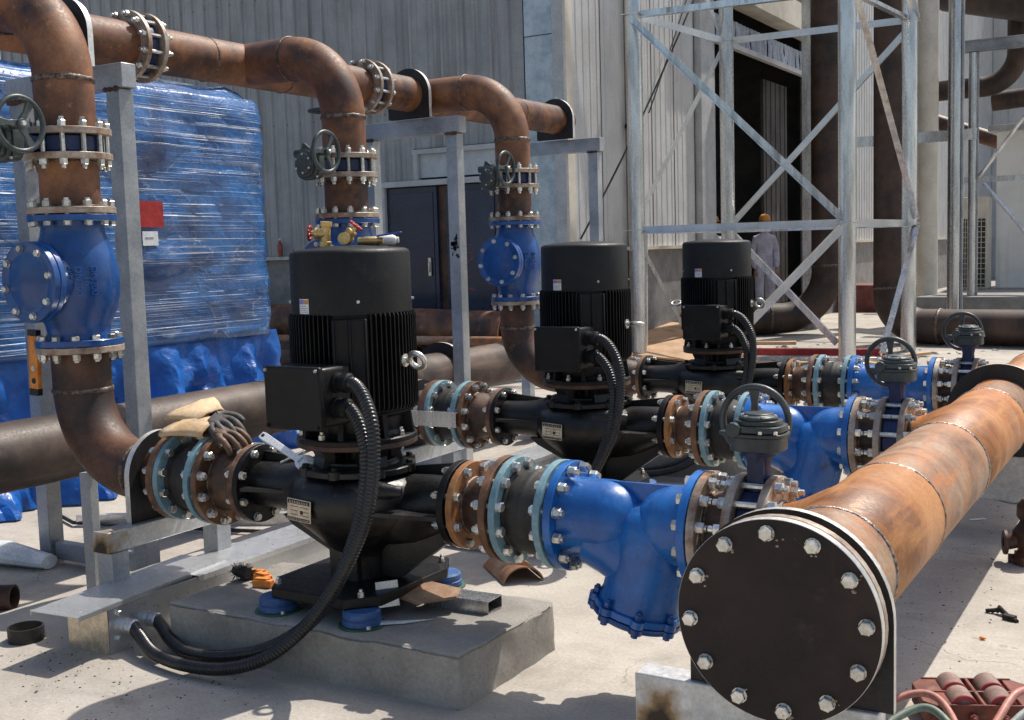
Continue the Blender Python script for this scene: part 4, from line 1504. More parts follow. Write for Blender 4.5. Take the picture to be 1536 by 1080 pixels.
# -------- outlet spool
def spool(x0, x1, labels, mats=('bare_flange', 'bare_flange'), m=AX, loc=(0, 0, 0)):
    o = thing('pipe_spool', '', 'pipe spool', loc)
    b = MB()
    b.lathe([(RP, x0+.01), (RP, x1-.01)], m, 40)
    part('spool_pipe', b, 'spool_brown' if m is AX else 'rust_mid', o)
    ring_part('spool_flange', RF, .125, x0, x0+.03, mats[0], o, m)
    ring_part('spool_flange', RF, .125, x1-.03, x1, mats[1], o, m)
    weld_ring(o, RP, m @ T(0, 0, x0+.034), t=.006)
    weld_ring(o, RP, m @ T(0, 0, x1-.034), t=.006)
    reg(o, labels, 'short flanged pipe spools')
    return o
spool(1.509, 1.655, [f'short rusty flanged spool between blue strainer and valve on the {n} line' for n in NEAR])

# -------- butterfly valve: pipe along X, stem +Z, wheel towards +Y
def valve(loc, rot, labels=None, label='', group='butterfly valves', grip=.138, stem=True, wheel_mat='wheel'):
    o = thing('butterfly_valve', label, 'butterfly valve', loc, rot)
    b = MB()
    b.lathe([(.12, -.037), (.158, -.037), (.163, -.032), (.163, .032), (.158, .037), (.12, .037)], AX, 48, True)
    if stem:
        b.prism([(-.028, -.04), (.028, -.04), (.028, .04), (-.028, .04)], .15, .285)
        b.cyl(.06, .272, .29, n=24)
        b.lathe([(.05, .15), (.04, .19), (.036, .23), (.045, .272)], None, 20)
    else:
        b.cyl(.03, -.195, -.15, n=16)
    part('valve_body', b, 'navy', o)
    bolts(o, 12, .178, T(grip/2, 0, 0) @ AX, bolt_mesh(.034, grip, 'stud'))
    if stem:
        # bracket flange, gearbox tub, rim, stepped lid
        b = MB()
        pts = []
        for i in range(40):
            a = 2*PI*i/40
            c_, s_ = math.cos(a), math.sin(a)
            pts.append((.098*math.copysign(abs(c_)**.62, c_)-(.0), .083*math.copysign(abs(s_)**.62, s_)))
        b.prism([(x*.92, y*.92) for x, y in pts], .29, .338)
        b.prism(pts, .338, .35)
        pt2 = [(x*.93, y*.93) for x, y in pts]
        b.prism([(x*.93, y*.93) for x, y in pts], .353, .375)
        b.prism([(x*.78, y*.78) for x, y in pts], .375, .392)
        b.lathe([(0, .392), (.062, .392), (.066, .396), (.062, .404), (.048, .408), (.046, .414), (0, .416)], None, 28)
        b.prism([(-.09, -.05), (-.125, -.042), (-.125, -.025), (-.09, .02)], .338, .352)
        b.tube([(-.062, -.085, .362), (-.062, .1, .362)], .025, 18)
        b.tube([(-.062, .09, .362), (-.062, .115, .362)], .018, 14)
        g = part('gearbox', b, 'gear', o, bevel=.003)
        bolts(g, 6, .055, T(0, 0, .4), bolt_mesh(.012, .002, 'head'), 0)
        for x, y in ((.078, .066), (-.08, .066), (.078, -.066), (-.05, -.072), (.03, -.078)):
            link('bolt', bolt_mesh(.013, .05, 'head'), g, T(x, y, .353))
        # hand wheel
        b = MB()
        hz = T(-.062, .15, .362) @ AY
        b.torus(.118, .0125, hz, 44, 12)
        b.cyl(.022, -.03, .02, hz, 18)
        for k in range(3):
            a = 2*PI*k/3+.5
            mm = hz @ Matrix.Rotation(a, 4, 'Z')
            b.prism([(.012, -.017), (.06, -.011), (.113, -.02), (.113, .02), (.06, .011), (.012, .017)], -.007, .007, mm)
        h = part('handwheel', b, wheel_mat, o, bevel=.002, ang=45)
        link('nut', bolt_mesh(.02, .002, 'head'), h, hz @ T(0, 0, .02))
    if labels:
        reg(o, labels, group)
    return o
valve((1.6965, 0, 0), AZ, [f'horizontal line butterfly valve with black handwheel on the {n} pump line by the orange header' for n in NEAR], grip=.142)

# -------- riser: foot elbow
def elbow_foot():
    o = thing('elbow_pipe', '', 'elbow pipe', (XR, 0, 0))
    b = MB()
    b.tube([(0, 0, .57), (0, 0, .378)]+arc((.38, 0, .378), .378, PI, 1.5*PI, 16)[1:]+[(.5, 0, 0), (.628, 0, 0)], RP, 40)
    part('elbow', b, 'rust_dark', o)
    weld_ring(o, RP, T(0, 0, .37), t=.009)
    weld_ring(o, RP, T(.385, 0, 0) @ AX, t=.008)
    ring_part('riser_flange', RF, .125, .552, .582, 'bare_flange', o, AZ)
    ring_part('pump_side_flange', RF, .125, .622, .652+.012, 'rust_flange', o, AX)
    reg(o, [f'dark rusty elbow turning from the {n} riser towards its pump' for n in NEAR], 'riser foot elbows')
elbow_foot()

# -------- check valve
def check_valve():
    o = thing('check_valve', '', 'check valve', (XR, 0, .893))
    b = MB()
    b.lathe([(.125, -.29), (.15, -.285), (.143, -.25), (.15, -.21), (.178, -.15), (.197, -.07), (.2, 0), (.195, .07), (.176, .15), (.15, .21), (.143, .25), (.15, .285), (.125, .29)], None, 52)
    b.lathe([(.155, -.02), (.15, -.17), (.155, -.2), (.172, -.205)], T(0, 0, 0) @ AY, 40)
    part('valve_body', b, 'blue_deep', o, ang=45)
    for z0, z1 in ((-.308, -.278), (.278, .308)):
        ring_part('valve_flange', RF, .125, z0, z1, 'blue_deep', o, AZ)
    b = MB()
    b.lathe([(0, .2), (.186, .2), (.188, .203), (.188, .226), (.186, .229), (0, .229)], AYN, 48)
    part('cover_flange', b, 'blue_deep', o)
    b = MB()
    b.lathe([(0, .232), (.186, .232), (.188, .235), (.188, .262), (.185, .266), (.15, .266), (.147, .2645), (.132, .2645), (.129, .266), (0, .267)], AYN, 48)
    part('cover', b, 'blue_deep', o)
    bolts(o, 8, .158, T(0, -.266, 0) @ AYN, bolt_mesh(.028, .06, 'bolt'), .25)
    bolts(o, 12, .178, T(0, 0, -.278), bolt_mesh(.034, .066, 'bolt'))
    bolts(o, 12, .178, T(0, 0, .278) @ Matrix.Rotation(PI, 4, 'X'), bolt_mesh(.034, .068, 'bolt'))
    # raised foundry marks running round the belly and on the cover neck
    def wr(r, a0):
        return lambda c: Vector(((r+c.z)*math.cos(a0+c.y/r), (r+c.z)*math.sin(a0+c.y/r), -c.x))
    for s_, a0, r, z in (('DN200', -.62, .2015, 0), ('16', -.42, .2015, 0), ('DN200', -.28, .2015, 0)):
        text_part(s_, .045, 'blue', o, AZ, .004, wr(r, a0))  # brighter blue than the body paints the highlights on the raised letters
    def wn_(c):
        a = .1+c.y/.153
        return Vector(((.1525+c.z)*math.cos(a), -.11+0*c.x, 0)) if False else Vector(((.1525+c.z)*math.cos(.25-c.x/.153), -.14+c.y, (.1525+c.z)*math.sin(.25-c.x/.153)))
    text_part('200', .042, 'blue_deep', o, AZ, .003, wn_)
    reg(o, ['deep blue check valve on the nearest riser at the left edge', 'blue check valve hidden behind the nearest pump fan cover on the middle riser',
            'blue check valve on the farthest riser left of the middle pump'], 'blue check valves')
check_valve()
spool(1.206, 1.486, [f'short rusty spool pipe between check valve and butterfly valve on the {n} riser' for n in NEAR], loc=(XR, 0, 0), m=AZ)
VR = Matrix(((0, 1, 0, 0), (0, 0, -1, 0), (-1, 0, 0, 0), (0, 0, 0, 1)))   # X->-Z, Z->-Y, Y->+X
valve((XR, 0, 1.5285), VR, [f'riser butterfly valve with grey upright handwheel on the {n} riser' for n in NEAR], grip=.146, wheel_mat='gear')

# -------- riser top elbow to header
XU, ZU = -2.466, 2.2316
def elbow_top():
    o = thing('elbow_pipe', '', 'elbow pipe', (XR, 0, 0))
    b = MB()
    b.tube([(0, 0, 1.585), (0, 0, 1.8316)]+arc((-.4, 0, 1.8316), .4, 0, PI/2, 16)[1:]+[(-.6, 0, ZU), (-.76, 0, ZU)], RP, 40)
    part('elbow', b, 'rust_mid', o)
    weld_ring(o, RP, T(0, 0, 1.8316), t=.01)
    weld_ring(o, RP+.004, T(-.4, 0, ZU) @ AX, t=.006)
    ring_part('riser_flange', RF, .125, 1.571, 1.601, 'bare_flange', o, AZ)
    reg(o, [f'rusty elbow dropping from the high header to the {n} riser' for n in NEAR], 'riser top elbows')
elbow_top()

# -------- black saddle plate under the inlet elbow
def d_plate(o, ri, ro, h, t, m):
    """D shaped plate in local XY (arch up +Y, foot at -h), thickness along Z, with bright cut edge"""
    n = 28
    out = [(ro*math.cos(a), ro*math.sin(a)) for a in [PI*i/n for i in range(n+1)]]
    b = MB()
    vs_, fs = [], []
    k = 60
    def outer(a):
        a = (a+PI/2) % (2*PI)-PI/2
        c_, s_ = math.cos(a), math.sin(a)
        if s_ >= 0:
            return (ro*c_, ro*s_)
        tt = min(ro/max(abs(c_), 1e-6), h/max(abs(s_), 1e-6))
        return (tt*c_, tt*s_)
    ang = sorted([2*PI*i/k for i in range(k)]+[-math.atan2(h, ro) % (2*PI), (PI+math.atan2(h, ro)) % (2*PI)])
    kk = len(ang)
    for a in ang:
        ox, oy = outer(a)
        vs_ += [(ri*math.cos(a), ri*math.sin(a), -t/2), (ox, oy, -t/2), (ri*math.cos(a), ri*math.sin(a), t/2), (ox, oy, t/2)]
    for i in range(kk):
        p, q = 4*i, 4*((i+1) % kk)
        fs += [(p, p+1, q+1, q), (p+2, q+2, q+3, p+3), (p, q, q+2, p+2)]
    b.add(vs_, fs, m)
    part('saddle_plate', b, 'saddle', o, ang=30)
    b = MB()
    vs_, fs = [], []
    prof = [(ro, -h)]+out+[(-ro, -h)]
    for x, y in prof:
        vs_ += [(x, y, -t/2-.0005), (x, y, t/2+.0005)]
    for i in range(len(prof)-1):
        fs.append((2*i, 2*i+2, 2*i+3, 2*i+1))
    b.add(vs_, fs, m)
    part('cut_edge', b, 'steel_edge', o, ang=30)
MX = Matrix(((0, 0, 1, 0), (1, 0, 0, 0), (0, 1, 0, 0), (0, 0, 0, 1)))     # plate XY -> world YZ, normal X
MY = Matrix(((1, 0, 0, 0), (0, 0, -1, 0), (0, 1, 0, 0), (0, 0, 0, 1)))    # plate XY -> world XZ, normal -Y
s_ = thing('pipe_saddle', '', 'pipe saddle', (-1.16, 0, 0))
d_plate(s_, RP+.002, .2, .2, .03, MX)
reg(s_, [f'upright saddle plate with bright edge holding the {n} inlet elbow' for n in NEAR], 'inlet saddles')

# -------- low galvanised stand under the inlet
def low_stand():
    o = thing('pipe_stand', '', 'pipe stand', (-1.16, -.35, -.27))
    b = MB()
    b.box((0, .375, .022), (.1, .78, .094))
    part('beam', b, 'galv_burnt', o, bevel=.004)
    for y in (.05, .68):
        b = MB()
        b.box((0, y, -.213), (.095, .095, .372))
        part('leg', b, 'post_grey', o, bevel=.004)
    reg(o, [f'low galvanised stand carrying the {n} inlet saddle' for n in NEAR], 'low galvanised stands')
low_stand()

# -------- copies
for k in (1, 2):
    for o, labels in UNIT:
        c = copy_tree(o)
        c.matrix_basis = T(0, D*k, 0) @ o.matrix_basis
        c['label'] = labels[k]
# only the farthest motor still carries its left lifting eye; the eyes were screwed in to different angles
for o in [q for q in sc.objects if q.name.startswith('vertical_pump')]:
    eyes = [c for c in o.children if c.name.startswith('eye_bolt')]
    for e_ in eyes:
        if e_.matrix_basis.translation.x < 0 and o.location.y < D*1.5:
            bpy.data.objects.remove(e_)
        elif D*.5 < o.location.y < D*1.5:
            e_.matrix_basis = e_.matrix_basis @ Matrix.Rotation(.95, 4, 'X')
# ================================================================== headers and frames
def header_high():
    o = thing('header_pipe', 'long rusty high header pipe running above the row of risers', 'header pipe', (XU, 0, ZU))
    for y0, y1 in ((-2.4, 1.089), (1.242, 3.297), (3.459, 6.54)):
        b = MB()
        b.lathe([(RP-.004, y0), (RP, y0), (RP, y1), (RP-.004, y1)], AY, 40)
        part('pipe', b, 'rust_mid', o)
    b = MB()
    b.lathe([(RP, 6.535), (RP*.93, 6.56), (RP*.6, 6.58), (0, 6.588)], AY, 40)
    part('end_cap', b, 'rust_mid', o)
    for y in (1.089, 1.2145, 3.297, 3.43):
        ring_part('header_flange', RF, .125, y, y+.03, 'bare_flange', o, AY)
    for y in (-.33, 1.72, 2.44, 3.95+.35, 4.52, 5.6):
        weld_ring(o, RP, T(0, y, 0) @ AY, t=.006)
    return o
header_high()
VH = Matrix(((0, 0, -1, 0), (1, 0, 0, 0), (0, -1, 0, 0), (0, 0, 0, 1)))  # X->Y, Z->-X
valve((XU, 1.167, ZU), VH, None, 'flanged navy butterfly valve in the high header between nearest and middle risers', 'header butterfly valves', .156)
valve((XU, 3.378, ZU), VH, None, 'flanged navy butterfly valve in the high header between middle and farthest risers', 'header butterfly valves', .164)
for y, lb in ((.68, 'nearest black saddle plate clamping the high header at the top left'), (3.93, 'middle black saddle plate holding the high header on its frame'),
              (6.37, 'farthest black saddle plate near the capped end of the high header')):
    s = thing('pipe_saddle', lb, 'pipe saddle', (XU, y, ZU), None, 'high header saddles')
    d_plate(s, RP+.002, .2, .19, .035, MY)
def goal_frame(y, lab, x0=-2.98, x1=-2.05):
    o = thing('support_frame', lab, 'support frame', (x0, y, G-.18), None, 'galvanised goalpost frames')
    zt = 2.04-(G-.18)
    b = MB()
    b.box(((x1-x0)/2, 0, zt-.066), (x1-x0+.04, .1, .13))
    part('beam', b, 'post_grey', o, bevel=.004)
    for x in (.05, x1-x0-.06):
        b = MB()
        b.box((x, 0, (zt-.135)/2), (.1, .1, zt-.135))
        part('post', b, 'post_grey', o, bevel=.004)
        b = MB()
        for k in range(7):
            b.sphere(.016*random.uniform(.6, 1.2), T(x-.05+.016*k, -.052, zt-.137), 8, 5)
        part('weld_blob', b, 'rust_dark', o)
    b = MB()
    b.box(((x1-x0)/2, 0, .1), (x1-x0-.24, .06, .1))
    part('foot_rail', b, 'post_grey', o)
    if 'middle' in lab:
        b = MB()
        for k in range(16):
            b.box((0, 0, 0), (random.uniform(.008, .04), .001, random.uniform(.008, .03)),
                  T(x1-x0-.06+random.gauss(0, .016), -.0505, zt-1.02+random.gauss(0, .045)) @ Matrix.Rotation(random.random()*3, 4, 'Y'))
        part('burn_mark', b, 'rag_dark', o)
    return o
goal_frame(.72, 'nearest galvanised frame standing beside the blue wrapped crate')
goal_frame(4.02, 'middle galvanised frame with burnt marks on its right post')
goal_frame(6.5, 'farthest galvanised frame under the capped header end')

def header_low():
    o = thing('suction_pipe', 'dark wide pipe lying low behind the riser foot elbows', 'pipe', (-2.58, 0, -.06))
    b = MB()
    b.lathe([(.178, -3), (.19, -3), (.19, 5.5), (.178, 5.5)], AY, 44, True)
    part('pipe', b, 'mill_steel', o)
    weld_ring(o, .19, T(0, 2.2, 0) @ AY, t=.006)
    for y in (-1.2, 1.9):
        b = MB()
        b.box((0, y, -.31), (.5, .1, .25))
        part('block', b, 'post_grey', o, bevel=.005)
    s = thing('pipe_saddle', 'black saddle disc around the wide low pipe beside the middle pump', 'pipe saddle', (-2.58, 4.42, -.06))
    d_plate(s, .192, .275, .4, .03, MY)
header_low()

def header_right():
    o = thing('header_pipe', 'large bright orange rusty header pipe with a dark bolted end plate in the foreground', 'header pipe', (2.0251, 0, 0))
    Rh = .1915
    tees = [(-.33, .42), (D-.66, D+.58), (2*D-.6, 2*D+.6)]
    segs = [(-.80, -.33), (.42, D-.66), (D+.58, 2*D-.6), (2*D+.6, 7.5)]
    for y0, y1 in segs:
        b = MB()
        b.lathe([(Rh-.006, y0), (Rh, y0), (Rh, y1), (Rh-.006, y1)], AY, 64)
        part('pipe', b, 'rust_tan', o)
    for k, (y0, y1) in enumerate(tees):
        b = MB()
        yc = D*k
        b.lathe([(Rh-.004, y0), (Rh+.0015, y0+.004), (Rh+.0015, y1-.004), (Rh-.004, y1)], AY, 64)
        # extruded branch with a smooth fillet towards -X
        n, kk = 56, 12
        vs_, fs = [], []
        for i in range(n):
            ph = 2*PI*i/n
            for j in range(kk+1):
                t = j/kk
                rho = .112+.012*t+.13*t**2.2
                y = rho*math.cos(ph)
                z = max(-Rh*.998, min(Rh*.998, rho*math.sin(ph)))
                xs = math.sqrt(max(Rh*Rh-z*z, 0))+.001
                d_ = xs+(.262-xs)*(1-t)**2.2
                vs_.append((-d_, yc+y, z))
        for i in range(n):
            for j in range(kk):
                a, c = i*(kk+1)+j, ((i+1) % n)*(kk+1)+j
                fs.append((a, a+1, c+1, c))
        b.add(vs_, fs)
        part('tee', b, 'rust_orange', o, ang=60)
        ring_part('branch_flange', RF, .11, -.288, -.258, 'bare_flange', o) .matrix_basis = T(0, yc, 0)
        w_ = weld_ring(o, .116, T(-.25, yc, 0) @ AX, t=.006)
        for y in (y0, y1):
            weld_ring(o, Rh, T(0, y, 0) @ AY, 'weld_bright', .007)
    ring_part('end_flange', .27, .19, -.822, -.79, 'bare_flange', o, AY)
    b = MB()
    b.lathe([(0, -.858), (.268, -.858), (.27, -.856), (.27, -.829), (.268, -.827), (0, -.827)], AY, 80)
    e = part('end_plate', b, 'blind', o)
    b = MB()
    b.ring(.2703, .2, -.857, -.828, AY, 80, .001)
    part('plate_edge', b, 'steel_edge', e)
    bolts(e, 12, .2335, T(0, -.858, 0) @ AYN, bolt_mesh(.034, .066, 'bolt'), .17)
    b = MB()
    for k in range(14):
        a = 2*PI*(k+.17)/12+random.uniform(-.09, .09)
        r_ = .2335+random.uniform(-.025, .02)
        for q in range(3):
            s = random.uniform(.002, .0048)
            b.sphere(s, T(r_*math.cos(a)+random.gauss(.012, .006), -.8585, r_*math.sin(a)-abs(random.gauss(.012, .006))) @ Matrix.Diagonal((1.3, .6, 1, 1)), 7, 5)
    part('slag_spatter', b, 'bare_flange', e, kind='stuff')
    return o
header_right()
for y, lb in ((-.745, 'black saddle plate with pale edge right behind the dark bolted end plate'), (3.12, 'black saddle plate around the orange header at the right border')):
    s = thing('pipe_saddle', lb, 'pipe saddle', (2.0251, y, 0), None, 'orange header saddles')
    d_plate(s, .194, .276, .234, .026, MY)
def header_stand(y, lb):
    o = thing('pipe_stand', lb, 'pipe stand', (1.585, y+.015, -.285))
    b = MB()
    b.box((.26, .05, -.015), (.68, .09, .25))
    part('beam', b, 'galv_burnt', o, T(.08, -.05, -.06), bevel=.004)
    for x in (.05, .62):
        b = MB()
        b.box((x, .002, -.26), (.08, .08, .2))
        part('leg', b, 'post_grey', o, bevel=.004)
    return o
header_stand(-.745, 'pale galvanised beam with brown burn mark below the dark bolted end plate')
header_stand(3.12, 'galvanised beam under the orange header at the right border')
# ================================================================== wrapped crates
def crate(name, label, x0, x1, y0, y1, z0, z1, seed, skirt=True):
    o = thing(name, label, 'wrapped crate', ((x0+x1)/2, (y0+y1)/2, G))
    cx, cy = (x0+x1)/2, (y0+y1)/2
    bm = bmesh.new()
    bmesh.ops.create_cube(bm, size=1)
    for v in bm.verts:
        v.co = Vector((v.co.x*(x1-x0), v.co.y*(y1-y0), (z0+z1)/2-G+v.co.z*(z1-z0)))
    bmesh.ops.subdivide_edges(bm, edges=bm.edges[:], cuts=36, use_grid_fill=True)
    hx, hy = (x1-x0)/2, (y1-y0)/2
    for v in bm.verts:
        c = v.co
        u = max(abs(c.x)/hx, 0)
        # soften corners and sag the top between edges
        rx = hx-abs(c.x)
        ry = hy-abs(c.y)
        rz = (z1-G)-c.z
        k = math.exp(-ry/.08)*math.exp(-rx/.08)
        c.x -= math.copysign(.06*k, c.x)
        c.y -= math.copysign(.06*k, c.y)
        kt = math.exp(-rz/.1)*max(math.exp(-rx/.1), math.exp(-ry/.1))
        c.z -= .12*kt
        if rx < .2 and rz < .2:
            c.x -= math.copysign(.1*math.exp(-rz/.09), c.x)
        p = Vector((c.x, c.y*1.0, c.z*2.4))*1.3+Vector((seed, 0, 0))
        n1 = noise.noise(p)
        n2 = noise.noise(Vector((c.x*2, c.y*1.1, c.z*9))+Vector((0, seed, 0)))
        n3 = abs(noise.noise(Vector((c.x*3, c.y*3.2+c.z*1.5, c.z*3.2-c.y*1.0))+Vector((seed, 2, 0))))
        d = .06*n1+.03*noise.noise(c*4.3)+.06*n3
        if rx < .001:
            c.x += math.copysign(d, c.x)
        if ry < .001:
            c.y += math.copysign(d*.35, c.y)
        if rz < .001:
            c.z += d*.8-.04
    me = bpy.data.meshes.new('film_wrap')
    bm.to_mesh(me)
    bm.free()
    me.polygons.foreach_set('use_smooth', [True]*len(me.polygons))
    me.materials.append(M['film'])
    link('film_wrap', me, o)
    if skirt:
        # loose tarp hanging under the film, flaring out in folds
        per = []
        n = 150
        for i in range(n+1):
            t = i/n
            per.append((hx, -hy+2*hy*t, 1, 0))
        for i in range(1, 40):
            t = i/39
            per.append((hx-2*hx*t, hy, 0, 1))
        vs_, fs = [], []
        rows = 22
        for j in range(rows+1):
            f = j/rows
            for i, (x, y, nx, ny) in enumerate(per):
                a = i*.2
                fold = .085*(1-2*abs(math.sin(a*.9+2.5*noise.noise(Vector((a*.5, f*.8, 0))))))+.10*noise.noise(Vector((a*.8, f*2.5, seed)))+.09*abs(noise.noise(Vector((a*1.6, f*5, seed+4))))
                outw = -.03+f*.2+min(1, f*2.2)*1.5*fold
                vs_.append((x+nx*outw+.02*noise.noise(Vector((a, f*4, 2)))*f, y+ny*outw+f*(.12*max(0, y/hy)**6+.05)*1.0-f*.05+f*.05*noise.noise(Vector((a, f*3, 9))), (z0-G+.03)*(1-f)-.15*f))
        m_ = len(per)
        for j in range(rows):
            for i in range(m_-1):
                fs.append((j*m_+i, j*m_+i+1, (j+1)*m_+i+1, (j+1)*m_+i))
        b = MB().add(vs_, fs)
        part('tarp_skirt', b, 'tarp', o, ang=25)
    return o
cr = crate('wrapped_crate', 'big crate in blue tarp and shiny stretch film with red and white labels', -6.3, -4.4, -1.6, 4.42, .28, 2.52, 3.3)
b = MB()
b.box((0, 0, 0), (.004, .28, .21))
r_ = part('red_label', b, 'red_paint', cr, T(1.012, 1.49, 1.995))
b = MB()
b.box((0, 0, 0), (.004, .16, .115))
w_ = part('white_label', b, 'paper', cr, T(1.012, 1.48, 1.8))
b = MB()
b.box((.003, -.01, .004), (.002, .085, .012))
part('print_line', b, 'print_grey', w_)

# ================================================================== cable tray
t_ = thing('cable_tray', 'long galvanised cable trunking running past the pump plinths', 'cable tray', (-1.0135, -.571, G))
b = MB()
L_ = 6.6
b.box((-.124, L_/2, .1), (.003, L_, .2))
b.box((.124, L_/2, .1), (.003, L_, .2))
b.box((0, L_/2, .0035), (.25, L_, .003))
part('trough', b, 'galv_bright', t_)
b = MB()
b.box((0, .0, .1), (.251, .004, .2))
part('end_panel', b, 'plate_metal', t_)  # tan metal colours in the warm bounce light on this galvanised panel
b = MB()
b.box((0, 3.6, .2045), (.272, 6.2, .004))
b.box((.136, 3.6, .193), (.003, 6.2, .024))
b.box((-.136, 3.6, .193), (.003, 6.2, .024))
part('cover', b, 'galv_bright', t_)
for y, z in ((.052, .165), (.046, .058)):
    link('bolt', bolt_mesh(.02, .004, 'head'), t_, T(.1255, y, z) @ AX)
b = MB()
b.box((0, .34, 0), (.262, .9, .004))
b.box((.13, .34, -.009), (.003, .9, .018))
b.box((-.13, .34, -.009), (.003, .9, .018))
solo('tray_lid', b, 'galv_bright', 'loose galvanised lid slid forward over the near end of the cable trunking', 'lid', (-1.0, -.64, G+.212),
     Matrix.Rotation(.09, 4, 'Z') @ Matrix.Rotation(.004, 4, 'X'))

# prop under nearest elbow
b = MB()
b.box((0, 0, .3), (.07, .05, .62))
solo('pipe_prop', b, 'post_grey', 'thin grey steel prop standing under the nearest riser foot elbow', 'prop', (-1.69, .02, G-.01), bevel=.003)

# flats lying behind on the ground at the left
for i, (x, y, a, l, lb) in enumerate([(-2.9, 1.75, .45, 1.5, 'pale steel angle lying on the ground behind the wide low pipe'), (-2.45, 2.1, .5, 1.2, 'second pale steel angle lying behind the wide low pipe, nearer the risers')]):
    b = MB()
    b.box((0, 0, .04), (l, .06, .08))
    solo('steel_angle', b, 'steel_edge', lb, 'steel angle', (x, y, G-.165), Matrix.Rotation(a, 4, 'Z'), 'steel angles on the ground')
# dark ring and pipe stub
b = MB()
b.lathe([(.068, 0), (.075, 0), (.075, .062), (.068, .062)], None, 40, True)
solo('pipe_ring', b, 'saddle', 'short black cut ring of pipe lying on the concrete at the lower left', 'pipe ring', (-1.385, -.6, G))
b = MB()
b.lathe([(.055, -.35), (.065, -.35), (.065, .05), (.055, .05)], AX, 30, True)
solo('pipe_stub', b, 'rust_dark', 'dark pipe offcut lying at the left border', 'pipe offcut', (-2.35, -.02, G-.1), Matrix.Rotation(.5, 4, 'Z'))
b = MB()
b.tube([(-.5, 0, .07), (0, .05, .08), (.35, .1, .05)], [.09, .1, .06], 12, flat=.7)
solo('white_sack', b, 'bag', 'crumpled white sack behind the pipe offcut at the left border', 'sack', (-3.15, .5, G-.17))
b = MB()
b.tube([(-1.2, .1, .02), (-.7, -.1, .02), (-.2, 0, .02), (.3, .15, .02), (.9, .3, .02), (1.6, .8, .02)], .013, 8)
solo('ground_cable', b, 'print_black', 'thin dark cable lying on the ground behind the wide low pipe', 'cable', (-2.9, 1.5, G-.16))

# ================================================================== things on the nearest plinth
PZ_ = PZ+.002
b = MB()
b.lathe([(0, 0), (.024, 0), (.03, .02), (.026, .07), (.02, .095), (0, .1)], AXN, 14)
for k in range(90):
    a, z = random.random()*2*PI, random.random()*.085
    p = Vector((-z, .026*math.cos(a), .026*math.sin(a)))
    b.tube([p, p+Vector((random.uniform(-.012, .012), .018*math.cos(a), .018*math.sin(a)))], [.0022, .0008], 4)
solo('wire_brush', b, 'rag_dark', 'black bristly round brush on the plinth beside orange blocks', 'brush', (-.615, -.03, PZ_+.034), Matrix.Rotation(-.15, 4, 'Z'))
for i, (x, y, z, a, lb) in enumerate([(-.60, .02, .0, .2, 'orange block lying next to the brush bristles, rearmost of three'), (-.545, -.012, .0, -.1, 'orange block in the middle of three on the plinth'),
                                      (-.49, -.07, 0, .25, 'orange block nearest the blue spring mount, frontmost of three')]):
    b = MB()
    b.prism([(-.045, -.02), (.04, -.018), (.046, .012), (.02, .022), (-.042, .02)], 0, .032)
    b.prism([(-.04, -.014), (.02, -.014), (.03, .012), (-.036, .014)], .032, .04)
    solo('orange_block', b, 'orange', lb, 'block', (x, y, PZ_), Matrix.Rotation(a, 4, 'Z'), 'orange blocks on the plinth', bevel=.003)
b = MB()
w_, h_, t__ = .11, .05, .003
b.box((0, 0, t__/2), (.3, w_, t__))
b.box((0, 0, h_-t__/2), (.3, w_, t__))
b.box((0, -w_/2+t__/2, h_/2), (.3, t__, h_-2*t__))
b.box((0, w_/2-t__/2, h_/2), (.3, t__, h_-2*t__))
solo('steel_tube', b, 'galv', 'offcut of rectangular steel tube lying on the nearest plinth', 'steel tube', (.44, .075, PZ_), Matrix.Rotation(.02, 4, 'Z'))
b = MB()
b.prism([(-.14, -.08), (.02, -.1), (.13, .02), (.11, .09), (-.03, .085)], 0, .012)
solo('steel_plate', b, 'rust_tan', 'rusty flame cut plate leaning on the steel tube on the nearest plinth', 'steel plate', (.33, -.02, PZ_+.062), Matrix.Rotation(.12, 4, 'X') @ Matrix.Rotation(.1, 4, 'Y'))
b = MB()
b.box((0, 0, 0), (.09, .006, .1))
solo('steel_flat', b, 'galv', 'small upright steel flat leaning against the nearest pump base plate', 'steel flat', (.235, -.15, PZ_+.085), Matrix.Rotation(.9, 4, 'Z') @ Matrix.Rotation(-.2, 4, 'X'))
b = MB()
b.add([(0, 0, .004), (.05, .012, .006), (.12, .07, .004), (.2, .155, .007), (.205, .165, .004), (.1, .075, .011), (.03, .035, .012), (-.01, .018, .006), (.02, -.02, .003)],
      [(0, 1, 2, 5, 6, 7), (2, 3, 4, 5), (0, 8, 1)])
o = solo('plastic_strip', b, 'bag', 'white plastic strip lying on the front edge of the nearest plinth', 'plastic strip', (.24, -.285, PZ_), None)
sm = o.modifiers.new('solid', 'SOLIDIFY')
sm.thickness = .0025
# half pipe offcut behind the plinth
b = MB()
n = 18
vs_, fs = [], []
for i in range(n+1):
    a = PI*(.06+.88*i/n)
    for (r, y) in ((.075, -.16), (.075, .14+.05*math.sin(a*2)), (.07, -.16), (.07, .14+.05*math.sin(a*2))):
        vs_.append((r*1.1*math.cos(a), y, r*.95*math.sin(a)))
for i in range(n):
    p, q = 4*i, 4*i+4
    fs += [(p, p+1, q+1, q), (p+2, q+2, q+3, p+3), (p, q, q+2, p+2), (p+1, p+3, q+3, q+1)]
b.add(vs_, fs)
solo('pipe_shell', b, 'rust_tan', 'half pipe shell lying on the ground behind the nearest plinth', 'pipe offcut', (.0, 1.19, G-.01), Matrix.Rotation(.83, 4, 'Z') @ Matrix.Scale(1.3, 4))

